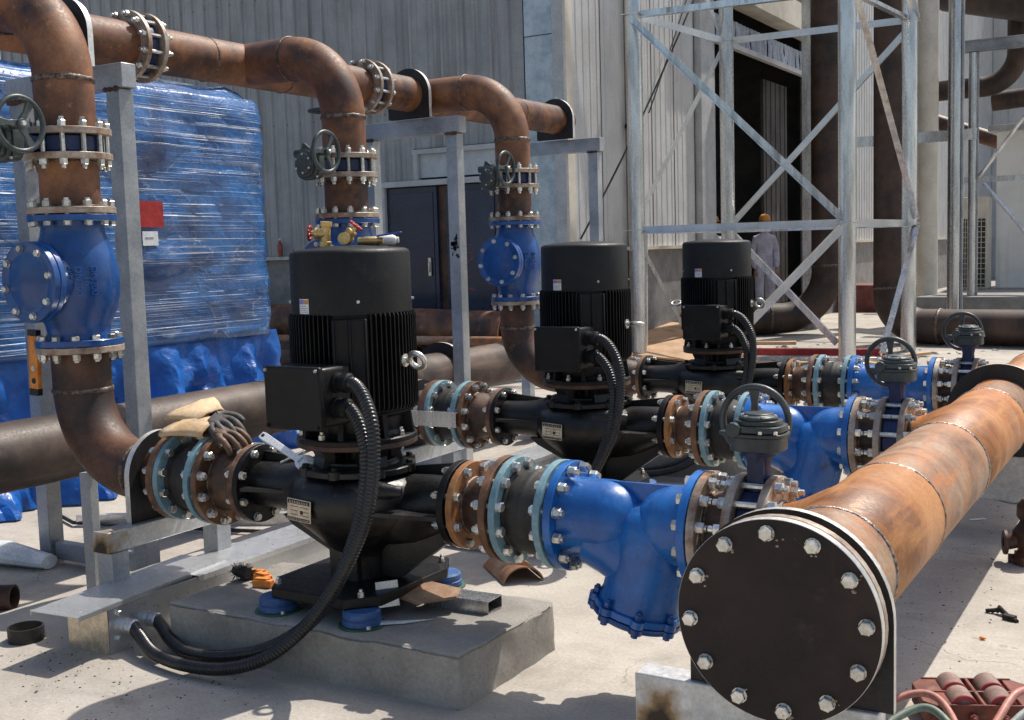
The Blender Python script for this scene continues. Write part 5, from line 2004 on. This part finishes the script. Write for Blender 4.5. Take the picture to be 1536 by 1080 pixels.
# channel lying across inlet flanges of the middle line
b = MB()
b.box((0, 0, 0), (.36, .004, .085))
b.box((0, .02, .041), (.36, .04, .004))
b.box((0, .02, -.041), (.36, .04, .004))
solo('steel_channel', b, 'galv', 'galvanised channel piece held across the light blue flanges of the middle inlet', 'steel channel', (-.92, D-.235, -.0), Matrix.Rotation(.0, 4, 'Z'))
b = MB()
random.seed(5)
for k in range(7):
    x, a = random.uniform(-.05, .05), random.uniform(-.3, .3)
    b.tube([(x, 0, 0), (x+.03*a, .01, .1), (x*.4+.02, .03, .19+.03*a), (x*.3+.06, .05, .11), (x+.08, .06, .01)], [.02, .012, .006, .014, .02], 6, flat=.3)
solo('plastic_bag', b, 'bag', 'clear white plastic bag lying on the cable trunking left of the middle pump', 'plastic bag', (-.86, 1.62, -.43))
# ================================================================== brass valves and bits on the nearest fan cover
def brass_gate(label, loc, rot):
    o = thing('brass_valve', label, 'brass valve', loc, rot, 'brass gate valves on the fan cover')
    b = MB()
    b.lathe([(.016, -.05), (.024, -.05), (.024, -.03), (.019, -.028), (.019, .028), (.024, .03), (.024, .05), (.016, .05)], AX, 20, True)
    b.lathe([(.018, -.05), (.018, .05), (0, .05), (0, .04)], AX, 16)
    b.lathe([(0, 0), (.021, 0), (.021, .03), (.024, .032), (.024, .042), (.012, .045), (.01, .06), (0, .06)], None, 20)
    part('valve_body', b, 'brass', o, ang=30)
    b = MB()
    b.torus(.026, .0045, T(0, 0, .066), 20, 8)
    for k in range(10):
        a = 2*PI*k/10
        b.sphere(.0062, T(.027*math.cos(a), .027*math.sin(a), .066), 8, 6)
    for k in range(3):
        b.tube([(0, 0, .066), (.025*math.cos(2*PI*k/3), .025*math.sin(2*PI*k/3), .066)], .004, 6)
    part('red_handwheel', b, 'red_paint', o)
    return o
ZF = 1.012
def axes(x, z):
    x, z = Vector(x).normalized(), Vector(z).normalized()
    y = z.cross(x).normalized()
    z = x.cross(y)
    m = Matrix.Identity(4)
    for i in range(3):
        m[i][0], m[i][1], m[i][2] = x[i], y[i], z[i]
    return m
brass_gate('brass gate valve with red wheel standing on its end, leftmost on the fan cover', (-.07, -.06, ZF+.05), axes((.1, 0, 1), (-.88, -.45, .05)))
brass_gate('brass gate valve lying with its open end towards the viewer, middle of the fan cover', (.0, -.02, ZF+.03), axes((.45, -.85, 0), (.5, .4, .75)))
o = thing('brass_valve', 'small brass ball valve with blue lever at the right of the fan cover', 'brass valve', (.1, .01, ZF+.018), Matrix.Rotation(.5, 4, 'Z'))
b = MB()
b.lathe([(.010, -.05), (.015, -.05), (.015, -.03), (.017, -.025), (.017, .02), (.013, .03), (.013, .05), (.01, .05)], AX, 18, True)
b.lathe([(.011, -.05), (.011, .05), (0, .05)], AX, 12)
part('valve_body', b, 'brass', o)
b = MB()
b.prism([(.0, -.009), (.095, -.012), (.1, 0), (.095, .012), (0, .009)], 0, .007, T(.03, -.01, .015) @ Matrix.Rotation(-.12, 4, 'Y'))
part('lever', b, 'blue_plastic', o, bevel=.002)
b = MB()
b.lathe([(0, 0), (.021, 0), (.022, .004), (.022, .075), (.016, .088), (.012, .09), (.012, .1), (0, .1)], AX, 20)
o = solo('spray_can', b, 'white_plastic', 'white and blue capped small can lying behind the ball valve on the fan cover', 'can', (.05, .1, ZF+.02), Matrix.Rotation(.55, 4, 'Z'))
b = MB()
b.cyl(.0222, .0, .022, AX, 20)
part('blue_cap', b, 'blue_plastic', o)
# orange drink bottle on the wall ledge
o = thing('drink_bottle', 'red drink bottle standing on the warehouse wall ledge', 'bottle', (-9.07, 9.7, .985), Matrix.Scale(.75, 4))
b = MB()
b.lathe([(0, 0), (.05, 0), (.055, .02), (.055, .2), (.05, .25), (.022, .3), (.02, .33), (0, .33)], None, 18)
part('bottle_body', b, 'bottle_red', o)
b = MB()
b.cyl(.024, .328, .365, n=14)
part('cap', b, 'white_plastic', o)
# orange spirit level hanging at the near frame's left post
o = thing('spirit_level', 'orange box spirit level hanging beside the nearest check valve', 'spirit level', (-1.835, -.13, .44), Matrix.Rotation(.05, 4, 'Y'))
b = MB()
b.box((0, 0, .07), (.06, .026, .26))
part('level_body', b, 'orange', o, bevel=.004)
b = MB()
b.box((0, 0, -.075), (.064, .03, .032))
b.box((0, 0, .21), (.064, .03, .03))
part('end_cap', b, 'print_black', o, bevel=.003)
for z, mt in ((.04, 'zinc'), (-.02, 'print_black')):
    b = MB()
    b.cyl(.014, -.002, .016, T(.005, 0, z) @ AYN, 18)
    part('vial', b, mt, o)
# ================================================================== gloves, spanner, pliers
def skinned(name, verts, edges, rad, mat, parent=None, m=None, sub=2, root=0, flat=None):
    me = bpy.data.meshes.new(name)
    me.from_pydata(verts, edges, [])
    me.materials.append(M[mat])
    o = link(name, me, parent, m)
    md = o.modifiers.new('skin', 'SKIN')
    md.use_smooth_shade = True
    sv = me.skin_vertices[0].data if me.skin_vertices else None
    if sv is None:
        bm = bmesh.new()
        bm.from_mesh(me)
        bm.verts.layers.skin.verify()
        bm.to_mesh(me)
        bm.free()
        sv = me.skin_vertices[0].data
    for i, r in enumerate(rad):
        sv[i].radius = (r, r) if not isinstance(r, tuple) else r
    sv[root].use_root = True
    sb = o.modifiers.new('sub', 'SUBSURF')
    sb.levels = sub
    sb.render_levels = sub
    return o
def glove(label, loc, rot, mat, fl=1.0):
    """work glove lying palm down: cuff towards -X, fingers draping +X and down"""
    o = thing('work_glove', label, 'work glove', loc, rot, 'leather work gloves')
    b = MB()
    pts = [(-.15, 0, -.012), (-.12, 0, 0), (-.07, 0, .008), (-.02, 0, .008), (.01, 0, .006)]
    n = 22
    vs_, fs = [], []
    W_ = [.088, .083, .07, .054, .05]
    Hh = [.009, .013, .017, .02, .018]
    for i, p in enumerate(pts):
        for j in range(n):
            a = 2*PI*j/n
            wv = .005*noise.noise(Vector((j*.7, i*1.3, loc[0]*9)))
            vs_.append((p[0]+.012*math.sin(a*2)*(i == 0), W_[i]*math.cos(a), p[2]+(Hh[i]+wv)*math.sin(a)))
    for i in range(len(pts)-1):
        for j in range(n):
            fs.append((i*n+j, i*n+(j+1) % n, (i+1)*n+(j+1) % n, (i+1)*n+j))
    b.add(vs_, fs)
    c = part('cuff', b, 'tan_leather', o, ang=70)
    md = c.modifiers.new('solid', 'SOLIDIFY')
    md.thickness = .004
    # hand: palm hub + five fingers of unequal length, knuckles bent
    v = [(0, 0, .006)]
    e = []
    r = [(.03, .02)]
    v += [(.045, .0, .006)]
    e += [(0, 1)]
    r += [(.036, .019)]
    fy = [.036, .013, -.011, -.034]
    ln = [.075, .088, .082, .064]
    for k in range(4):
        i0 = len(v)
        y = fy[k]
        a = .13*(1.5-k)*-1
        L_ = ln[k]*fl
        v += [(.07, y, .006), (.07+L_*.38, y*1.15, .0), (.07+L_*.68, y*1.25, -.02), (.07+L_*.82, y*1.3, -.045)]
        e += [(1, i0), (i0, i0+1), (i0+1, i0+2), (i0+2, i0+3)]
        r += [.0125, .0122, .0118, .0095]
    i0 = len(v)
    v += [(.02, .05, .0), (.055, .072, -.008), (.085, .076, -.02)]
    e += [(0, i0), (i0, i0+1), (i0+1, i0+2)]
    r += [.0145, .0135, .0105]
    h = skinned('hand', v, e, r, mat, o, sub=2)
    return o
glove('tan cuffed glove with grey fingers draped on top over the nearest inlet flanges', (-.86, .03, .262), Matrix.Rotation(-.3, 4, 'Z') @ Matrix.Rotation(.2, 4, 'Y') @ Matrix.Rotation(.3, 4, 'X') @ Matrix.Scale(1.38, 4), 'dark_leather')
glove('lower tan cuffed glove with brown fingers squeezed beneath the grey one', (-.80, -.03, .218), Matrix.Rotation(.05, 4, 'Z') @ Matrix.Rotation(.16, 4, 'Y') @ Matrix.Rotation(.3, 4, 'X') @ Matrix.Scale(1.3, 4), 'brown_leather')

b = MB()
b.prism([(-.12, -.012), (-.105, -.015), (.07, -.011), (.09, -.026), (.125, -.03), (.14, -.018), (.118, -.008), (.118, .006), (.142, .012), (.13, .03), (.1, .032), (.078, .02), (.07, .011), (-.105, .015), (-.12, .012)], 0, .012)
o = solo('adjustable_spanner', b, 'chrome', 'shiny adjustable spanner leaning across the nearest pump inlet flange', 'spanner', (-.3, -.11, .175), Matrix.Rotation(-.12, 4, 'Z') @ Matrix.Rotation(.36, 4, 'Y') @ Matrix.Rotation(.7, 4, 'X') @ Matrix.Scale(1.22, 4), bevel=.002)
b = MB()
b.cyl(.007, .0005, .0125, T(-.108, 0, 0), 16)
part('hang_hole', b, 'print_black', o)
b = MB()
b.cyl(.008, -.012, .012, T(.088, .0, .006) @ AY, 14)
part('adjusting_screw', b, 'zinc', o)
o = thing('pliers', 'grey combination pliers lying behind the shiny spanner', 'pliers', (-.35, .06, .135), Matrix.Rotation(.7, 4, 'Z') @ Matrix.Rotation(-.35, 4, 'Y'))
for s in (1, -1):
    b = MB()
    b.tube([(-.1, .03*s, 0), (-.06, .026*s, 0), (-.015, .008*s, 0), (.01, -.004*s, 0)], [.007, .008, .008, .009], 10)
    b.prism([(.0, 0), (.055, .003), (.055, .008), (.02, .016), (0, .012)] if s > 0 else [(.0, 0), (0, -.012), (.02, -.016), (.055, -.008), (.055, -.003)], -.006, .006)
    part('jaw_and_handle', b, 'zinc', o)

# ================================================================== right foreground: roller skate, hoses
o = thing('roller_skate', 'rusty red machinery skate with four worn rollers at the lower right corner', 'roller skate', (2.33, .34, G), Matrix.Rotation(.42, 4, 'Z'))
b = MB()
for y in (-.12, .0, .12):
    b.box((0, y, .055), (.3, .008 if y else .01, .07))
b.prism([(-.15, -.124), (-.1, -.124), (-.1, .124), (-.15, .124), (-.19, .08), (-.19, -.08)], .02, .085)
b.prism([(.1+.05, .124), (.1+.02, .124), (.1+.02, -.124), (.15, -.124), (.19, -.08), (.19, .08)], .02, .085)
b.box((0, 0, .055), (.012, .24, .07))
part('frame', b, 'dolly', o, bevel=.003)
for x in (-.062, .062):
    for y in (-.06, .06):
        b = MB()
        b.lathe([(0, -.05), (.036, -.05), (.044, -.046), (.044, .046), (.036, .05), (0, .05)], T(x, y, .072) @ AY, 28)
        r_ = part('roller', b, 'roller', o)
        b = MB()
        b.ring(.0446, .028, -.0525, -.042, T(x, y, .072) @ AY, 28)
        part('rim', b, 'roller_edge', r_)
for x in (-.11, -.04, .06):
    link('bolt', bolt_mesh(.024, .004, 'stud', 'dolly'), o, T(x, -.125, .05) @ AYN)
def spline(pts, n=12):
    P_ = [Vector(p) for p in pts]
    P_ = [P_[0]*2-P_[1]]+P_+[P_[-1]*2-P_[-2]]
    out = []
    for i in range(1, len(P_)-2):
        for k in range(n):
            t = k/n
            a, b_, c, d = P_[i-1], P_[i], P_[i+1], P_[i+2]
            out.append(.5*((2*b_)+(c-a)*t+(2*a-5*b_+4*c-d)*t*t+(3*b_-a-3*c+d)*t**3))
    out.append(P_[-2])
    return out
def hose(label, pts, r, mat):
    p0 = Vector(pts[0])
    b = MB()
    b.tube([p-p0 for p in spline(pts)], r, 14)
    solo('gas_hose', b, mat, label, 'hose', p0, group='gas hoses at the lower right')
hose('pink gas hose arching in front of the roller skate', [(1.9, -.35, G+.01), (2.02, -.14, G+.04), (2.1, .07, G+.1), (2.19, .15, G+.125), (2.27, .12, G+.11), (2.36, -.02, G+.04), (2.42, -.2, G+.02)], .0125, 'hose_pink')
hose('green gas hose arching just in front of the pink one', [(1.95, -.4, G+.01), (2.06, -.15, G+.035), (2.15, .03, G+.085), (2.225, .085, G+.105), (2.3, .04, G+.08), (2.38, -.08, G+.03), (2.45, -.25, G+.02)], .013, 'hose_green')
hose('second pink gas hose looping at the right border', [(2.38, -.1, G+.02), (2.43, .1, G+.09), (2.47, .24, G+.14), (2.53, .3, G+.13), (2.62, .28, G+.05), (2.75, .2, G+.02)], .0125, 'hose_pink')
hose('pale grey hose beside the second pink hose at the right border', [(2.36, -.2, G+.02), (2.45, .06, G+.07), (2.53, .2, G+.12), (2.63, .28, G+.09), (2.8, .3, G+.02)], .012, 'hose_grey')
b = MB()
b.add([(0, 0, 0), (.1, .03, .03), (.2, 0, .02), (.16, -.1, .04), (.05, -.12, .02), (.1, -.03, .06)], [(0, 5, 1), (1, 5, 2), (2, 5, 3), (3, 5, 4), (4, 5, 0)])
solo('white_rag', b, 'bag', 'white rag under the gas hoses at the lower right', 'rag', (2.14, .02, G+.01))

# brown hydrant-like fitting at right border
o = thing('pipe_fitting', 'brown rusty valve fitting standing on the ground at the right border', 'pipe fitting', (2.262, 2.42, G), Matrix.Rotation(.3, 4, 'Z') @ Matrix.Scale(.85, 4))
b = MB()
b.lathe([(0, 0), (.1, 0), (.105, .03), (.075, .05), (.06, .08), (.085, .13), (.09, .19), (.06, .23), (.05, .25), (.07, .28), (.068, .34), (.04, .38), (0, .385)], None, 28)
b.tube([(0, 0, .16), (-.12, 0, .12)], [.05, .045], 18)
b.ring(.072, .03, -.0, .02, T(-.12, 0, .12) @ AXN, 20)
part('fitting_body', b, 'rust_dark', o, ang=40)
b = MB()
for k in range(6):
    a = 2*PI*k/6
    b.cyl(.014, 0, .05, T(.1*math.cos(a), .1*math.sin(a), 0), 8)
part('stud', b, 'rust_dark', o, kind='stuff')
# debris
b = MB()
b.add([(-.1, -.02, .002), (.08, -.05, .004), (.14, .02, .02), (.02, .06, .03), (-.08, .03, .012)], [(0, 1, 2, 3, 4)])
o = solo('plastic_sheet', b, 'bag', 'torn white plastic scrap on the concrete right of the orange header', 'plastic scrap', (1.96, 3.86, G+.004), Matrix.Rotation(-.5, 4, 'Z') @ Matrix.Scale(1.3, 4))
o.modifiers.new('solid', 'SOLIDIFY').thickness = .004
b = MB()
b.add([(-.05, -.008, 0), (.05, -.008, 0), (.05, .008, .004), (-.05, .008, .004)], [(0, 1, 2, 3)])
o = solo('paper_strip', b, 'paper', 'small white paper strip on the concrete right of the orange header', 'paper strip', (1.9, 3.25, G+.004), Matrix.Rotation(.7, 4, 'Z'))
b = MB()
for k in range(4):
    b.tube([(-.05+.02*k, .01*k, .008), (0, .02, .02+.004*k), (.05, .0, .012), (.08+.01*k, -.03, .006)], .009, 8)
b.box((.07, -.02, .012), (.05, .03, .02))
solo('cable_offcut', b, 'rag_dark', 'tangle of dark cable offcuts on the lit concrete at the right border', 'cable offcut', (2.24, 1.5, G), Matrix.Rotation(-.4, 4, 'Z'))
b = MB()
b.sphere(.011, T(0, 0, 0) @ Matrix.Diagonal((1.3, .8, 1, 1)), 9, 7, .5)
solo('dry_leaf', b, 'orange', 'small curled orange leaf on the lit concrete at the lower right', 'leaf', (2.235, 1.15, G+.008), Matrix.Rotation(.4, 4, 'X'))
# grit: too many to count
random.seed(11)
b = MB()
for k in range(1100):
    if k < 300:
        x, y = random.gauss(1.98, .16), random.uniform(.4, 4.4)
    elif k < 620:
        x, y = random.gauss(-.7, .45), random.gauss(-.8, .2)
    else:
        x, y = random.uniform(-2.6, 2.4), random.uniform(-1.3, 9)
    if PX0-.05 < x < PX1+.05 and any(PY0+D*q-.05 < y < PY1+D*q+.05 for q in range(3)):
        continue
    if x < -1.6 and y < 7:
        continue
    s = random.choice((.0012, .0015, .002, .002, .003, .0045)) if k < 620 else random.uniform(.0015, .004)
    m = T(x, y, G+s*.3) @ Matrix.Rotation(random.random()*6, 4, 'Z') @ Matrix.Diagonal((s*random.uniform(.8, 2), s, s*random.uniform(.4, .8), 1))
    b.add([(-1, -1, -.6), (1, -.8, -.6), (.9, 1, -.6), (-.8, .9, -.6), (-.2, .1, 1)], [(0, 1, 4), (1, 2, 4), (2, 3, 4), (3, 0, 4)], m)
link('gravel', b.mesh('gravel', 'rag_dark', 10), kind='stuff')
b = MB()
for k in range(260):
    x, y = random.uniform(-3.6, .6), random.uniform(8.6, 14.5)
    s = random.choice((.012, .018, .025, .04))
    m = T(x, y, G+s*.3) @ Matrix.Rotation(random.random()*6, 4, 'Z') @ Matrix.Diagonal((s*random.uniform(.8, 2.6), s, s*random.uniform(.3, .7), 1))
    b.add([(-1, -1, -.6), (1, -.8, -.6), (.9, 1, -.6), (-.8, .9, -.6), (-.3, -.2, 1), (.4, .2, .9)], [(0, 1, 5, 4), (1, 2, 5), (2, 3, 4, 5), (3, 0, 4)], m)
link('rubble', b.mesh('rubble', 'masonry', 10), kind='stuff')
# ================================================================== things on the ground in the middle distance
def slab(name, label, cat, p, q, w_, h, mat, z=0, group=None):
    p, q = Vector((*p, G+z)), Vector((*q, G+z))
    d = q-p
    b = MB()
    b.box((d.length/2, 0, h/2), (d.length, w_, h))
    return solo(name, b, mat, label, cat, p, Matrix.Rotation(math.atan2(d.y, d.x), 4, 'Z'), group, bevel=.004)
slab('red_beam', 'red painted steel beam on the ground behind the middle pump', 'beam', (-2.3, 5.35), (-.6, 5.75), .14, .13, 'red_paint', group='red steel beams on the ground')
slab('red_beam', 'long red painted beam lying at the foot of the tower', 'beam', (-3.4, 12.3), (-.75, 12.75), .16, .1, 'red_paint', group='red steel beams on the ground')
slab('timber_plank', 'pale timber plank lying left at the foot of the tower', 'plank', (-3.3, 12.9), (-2.15, 13.2), .18, .05, 'wood', .1, 'timber planks by the tower')
slab('timber_plank', 'timber plank lying right of the tower near the farthest handwheels', 'plank', (-1.1, 11.9), (-.3, 11.1), .12, .05, 'wood', 0, 'timber planks by the tower')
slab('timber_plank', 'short timber plank pointing up to the right rear tower post', 'plank', (-.62, 12.1), (-.2, 12.9), .1, .04, 'wood', .02, 'timber planks by the tower')
slab('timber_plank', 'long dark timber plank lying between the farthest pump and the red beam', 'plank', (-3.4, 10.6), (-1.3, 11.3), .2, .05, 'plywood', 0, 'timber planks by the tower')
slab('steel_rail', 'grey flat steel rail on the ground before the red beam by the tower', 'rail', (-3.3, 11.7), (-.7, 12.1), .2, .05, 'galv')
b = MB()
b.box((0, 0, 0), (1.5, 2.6, .025))
solo('plywood_sheet', b, 'plywood', 'tan plywood sheet tilted on the ground behind the farthest pump', 'plywood sheet', (-3.35, 12.0, -.42), Matrix.Rotation(.35, 4, 'Z') @ Matrix.Rotation(.12, 4, 'X') @ Matrix.Rotation(.12, 4, 'Y'))
b = MB()
b.box((0, 0, 0), (.9, 1.6, .02))
solo('plywood_sheet', b, 'wood', 'bright board lying flat left of the farthest pump', 'board', (-2.6, 9.9, G+.03), Matrix.Rotation(.25, 4, 'Z'))
o = thing('pipe_piece', 'grey rusty pipe with black end ring lying behind the farthest pump', 'pipe', (-4.0, 13.6, -.24), Matrix.Rotation(-.5, 4, 'Z'))
b = MB()
b.lathe([(.2, -.6), (.22, -.6), (.22, .9), (.2, .9)], AX, 30, True)
part('pipe', b, 'rust_tan', o)
b = MB()
b.ring(.34, .22, -.0, .03, T(.1, .25, 0) @ AY, 36)
part('end_ring', b, 'saddle', o)
def lay_pipe(label, p, q, r, mat):
    p, q = Vector(p), Vector(q)
    d = q-p
    b = MB()
    b.lathe([(r*.92, 0), (r, 0), (r, d.length), (r*.92, d.length)], d.to_track_quat('Z', 'Y').to_matrix().to_4x4(), 30, True)
    return solo('stored_pipe', b, mat, label, 'pipe', p, group='stored pipes before the navy doors')
lay_pipe('thick rusty stored pipe lying in front of the navy doors', (-10.5, 8.9, .1), (-4.2, 8.3, -.02), .26, 'rust_mid')
lay_pipe('thin orange stored pipe in front of the thick one', (-9.5, 7.9, -.12), (-3.7, 7.7, -.07), .055, 'rust_tan')
lay_pipe('dark stored pipe lowest in front of the navy doors', (-9.0, 7.4, -.35), (-3.6, 7.3, -.28), .13, 'rust_dark')
lay_pipe('wide shiny stored pipe left behind the middle riser', (-9.8, 8.4, -.38), (-5.4, 8.0, -.4), .24, 'rust_dark')
b = MB()
for k in range(3):
    b.box((0, 0, 0), (.34, .05, .26), T(.1*k, .12*k, .1) @ Matrix.Rotation(.5-.4*k, 4, 'X') @ Matrix.Rotation(.3*k, 4, 'Z'))
solo('scrap_blocks', b, 'masonry', 'heap of broken grey concrete pieces behind the middle pump', 'concrete pieces', (-2.2, 5.6, G-.02), bevel=.01)

# ================================================================== two workers in the doorway
def person(label, loc, rz, lean=0, step=.12):
    o = thing('person', label, 'person', loc, Matrix.Rotation(rz, 4, 'Z'), 'workers by the dark doorway')
    # facing -Y; z=0 at soles
    v = [(0, 0, .95), (0, .01, 1.08), (0, .02, 1.24), (0, .0, 1.40), (0, -.01, 1.48), (0, -.02, 1.545),
         (-.15, .01, 1.385), (-.215, .03, 1.15), (-.2, -.09, .93), (-.19, -.13, .86),
         (.15, .01, 1.385), (.215, .03, 1.15), (.2, -.08, .93), (.19, -.12, .86),
         (-.095, 0, .86), (-.105, -.02-step*.3, .5), (-.11, .03-step, .11),
         (.095, 0, .86), (.105, -.02+step*.3, .5), (.12, .05+step, .11)]
    e = [(0, 1), (1, 2), (2, 3), (3, 4), (4, 5), (3, 6), (6, 7), (7, 8), (8, 9), (3, 10), (10, 11), (11, 12), (12, 13), (0, 14), (14, 15), (15, 16), (0, 17), (17, 18), (18, 19)]
    r = [(.165, .12), (.155, .115), (.17, .125), (.15, .1), (.065, .065), (.06, .06), .08, .062, .055, .04, .08, .062, .055, .04, .105, .085, .075, .105, .085, .075]
    skinned('coverall', v, e, r, 'coverall', o, sub=2)
    # head with nose, ears, chin
    b = MB()
    b.lathe([(0, -.125), (.035, -.118), (.06, -.09), (.072, -.04), (.078, .01), (.08, .05), (.07, .09), (.04, .115), (0, .122)], T(0, -.03, 1.655) @ Matrix.Diagonal((.95, 1.16, 1, 1)), 22)
    b.prism([(-.012, 0), (.012, 0), (0, -.03)], -.03, .02, T(0, -.115, 1.645))
    for s in (1, -1):
        b.sphere(.022, T(.077*s, -.015, 1.65) @ Matrix.Diagonal((.4, .8, 1.3, 1)), 10, 8)
    b.tube([(0, -.02, 1.5), (0, -.025, 1.6)], .055, 14)
    h = part('head', b, 'skin', o, ang=60)
    b = MB()
    for s in (1, -1):
        b.sphere(.011, T(.03*s, -.117, 1.665), 8, 6)
    b.box((0, -.118, 1.598), (.045, .012, .008))
    part('face_features', b, 'boot', h)
    b = MB()
    b.lathe([(.1, 1.71), (.105, 1.715), (.1, 1.74), (.088, 1.79), (.05, 1.825), (0, 1.832)], T(0, -.03, 0) @ Matrix.Diagonal((1, 1.15, 1, 1)), 26)
    b.prism([(-.09, -.09), (-.06, -.185), (0, -.2), (.06, -.185), (.09, -.09)], 1.712, 1.72)
    part('hard_hat', b, 'hat', o, ang=50)
    for s, (x, y) in ((-1, (-.19, -.13)), (1, (.19, -.12))):
        hv = [(x, y, .85), (x, y-.02, .8)]
        he = [(0, 1)]
        hr = [.03, (.035, .022)]
        for k in range(4):
            i0 = len(hv)
            hv += [(x+(k-1.5)*.017, y-.03, .755), (x+(k-1.5)*.016, y-.02, .715-.006*(k in (1, 2)))]
            he += [(1, i0), (i0, i0+1)]
            hr += [.009, .008]
        hv += [(x-.03*s, y-.035, .785), (x-.034*s, y-.05, .75)]
        he += [(1, len(hv)-2), (len(hv)-2, len(hv)-1)]
        hr += [.011, .009]
        skinned('hand', hv, he, hr, 'skin', o, sub=1)
    for x, y in ((-.11, .03-step), (.12, .05+step)):
        b = MB()
        b.tube([(x, y+.06, .05), (x, y, .055), (x, y-.1, .045), (x, y-.18, .03)], [.04, .052, .048, .03], 14)
        b.cyl(.05, .05, .13, T(x, y, 0), 14)
        part('boot', b, 'boot', o)
    return o
person('worker in pale lilac coverall and orange hard hat walking by the dark doorway', (-3.72, 16.52, G+.31), .5, step=.14)
person('worker in orange hard hat half hidden behind the farthest pump and tower post', (-4.55, 16.1, G+.32), .9, step=.05)
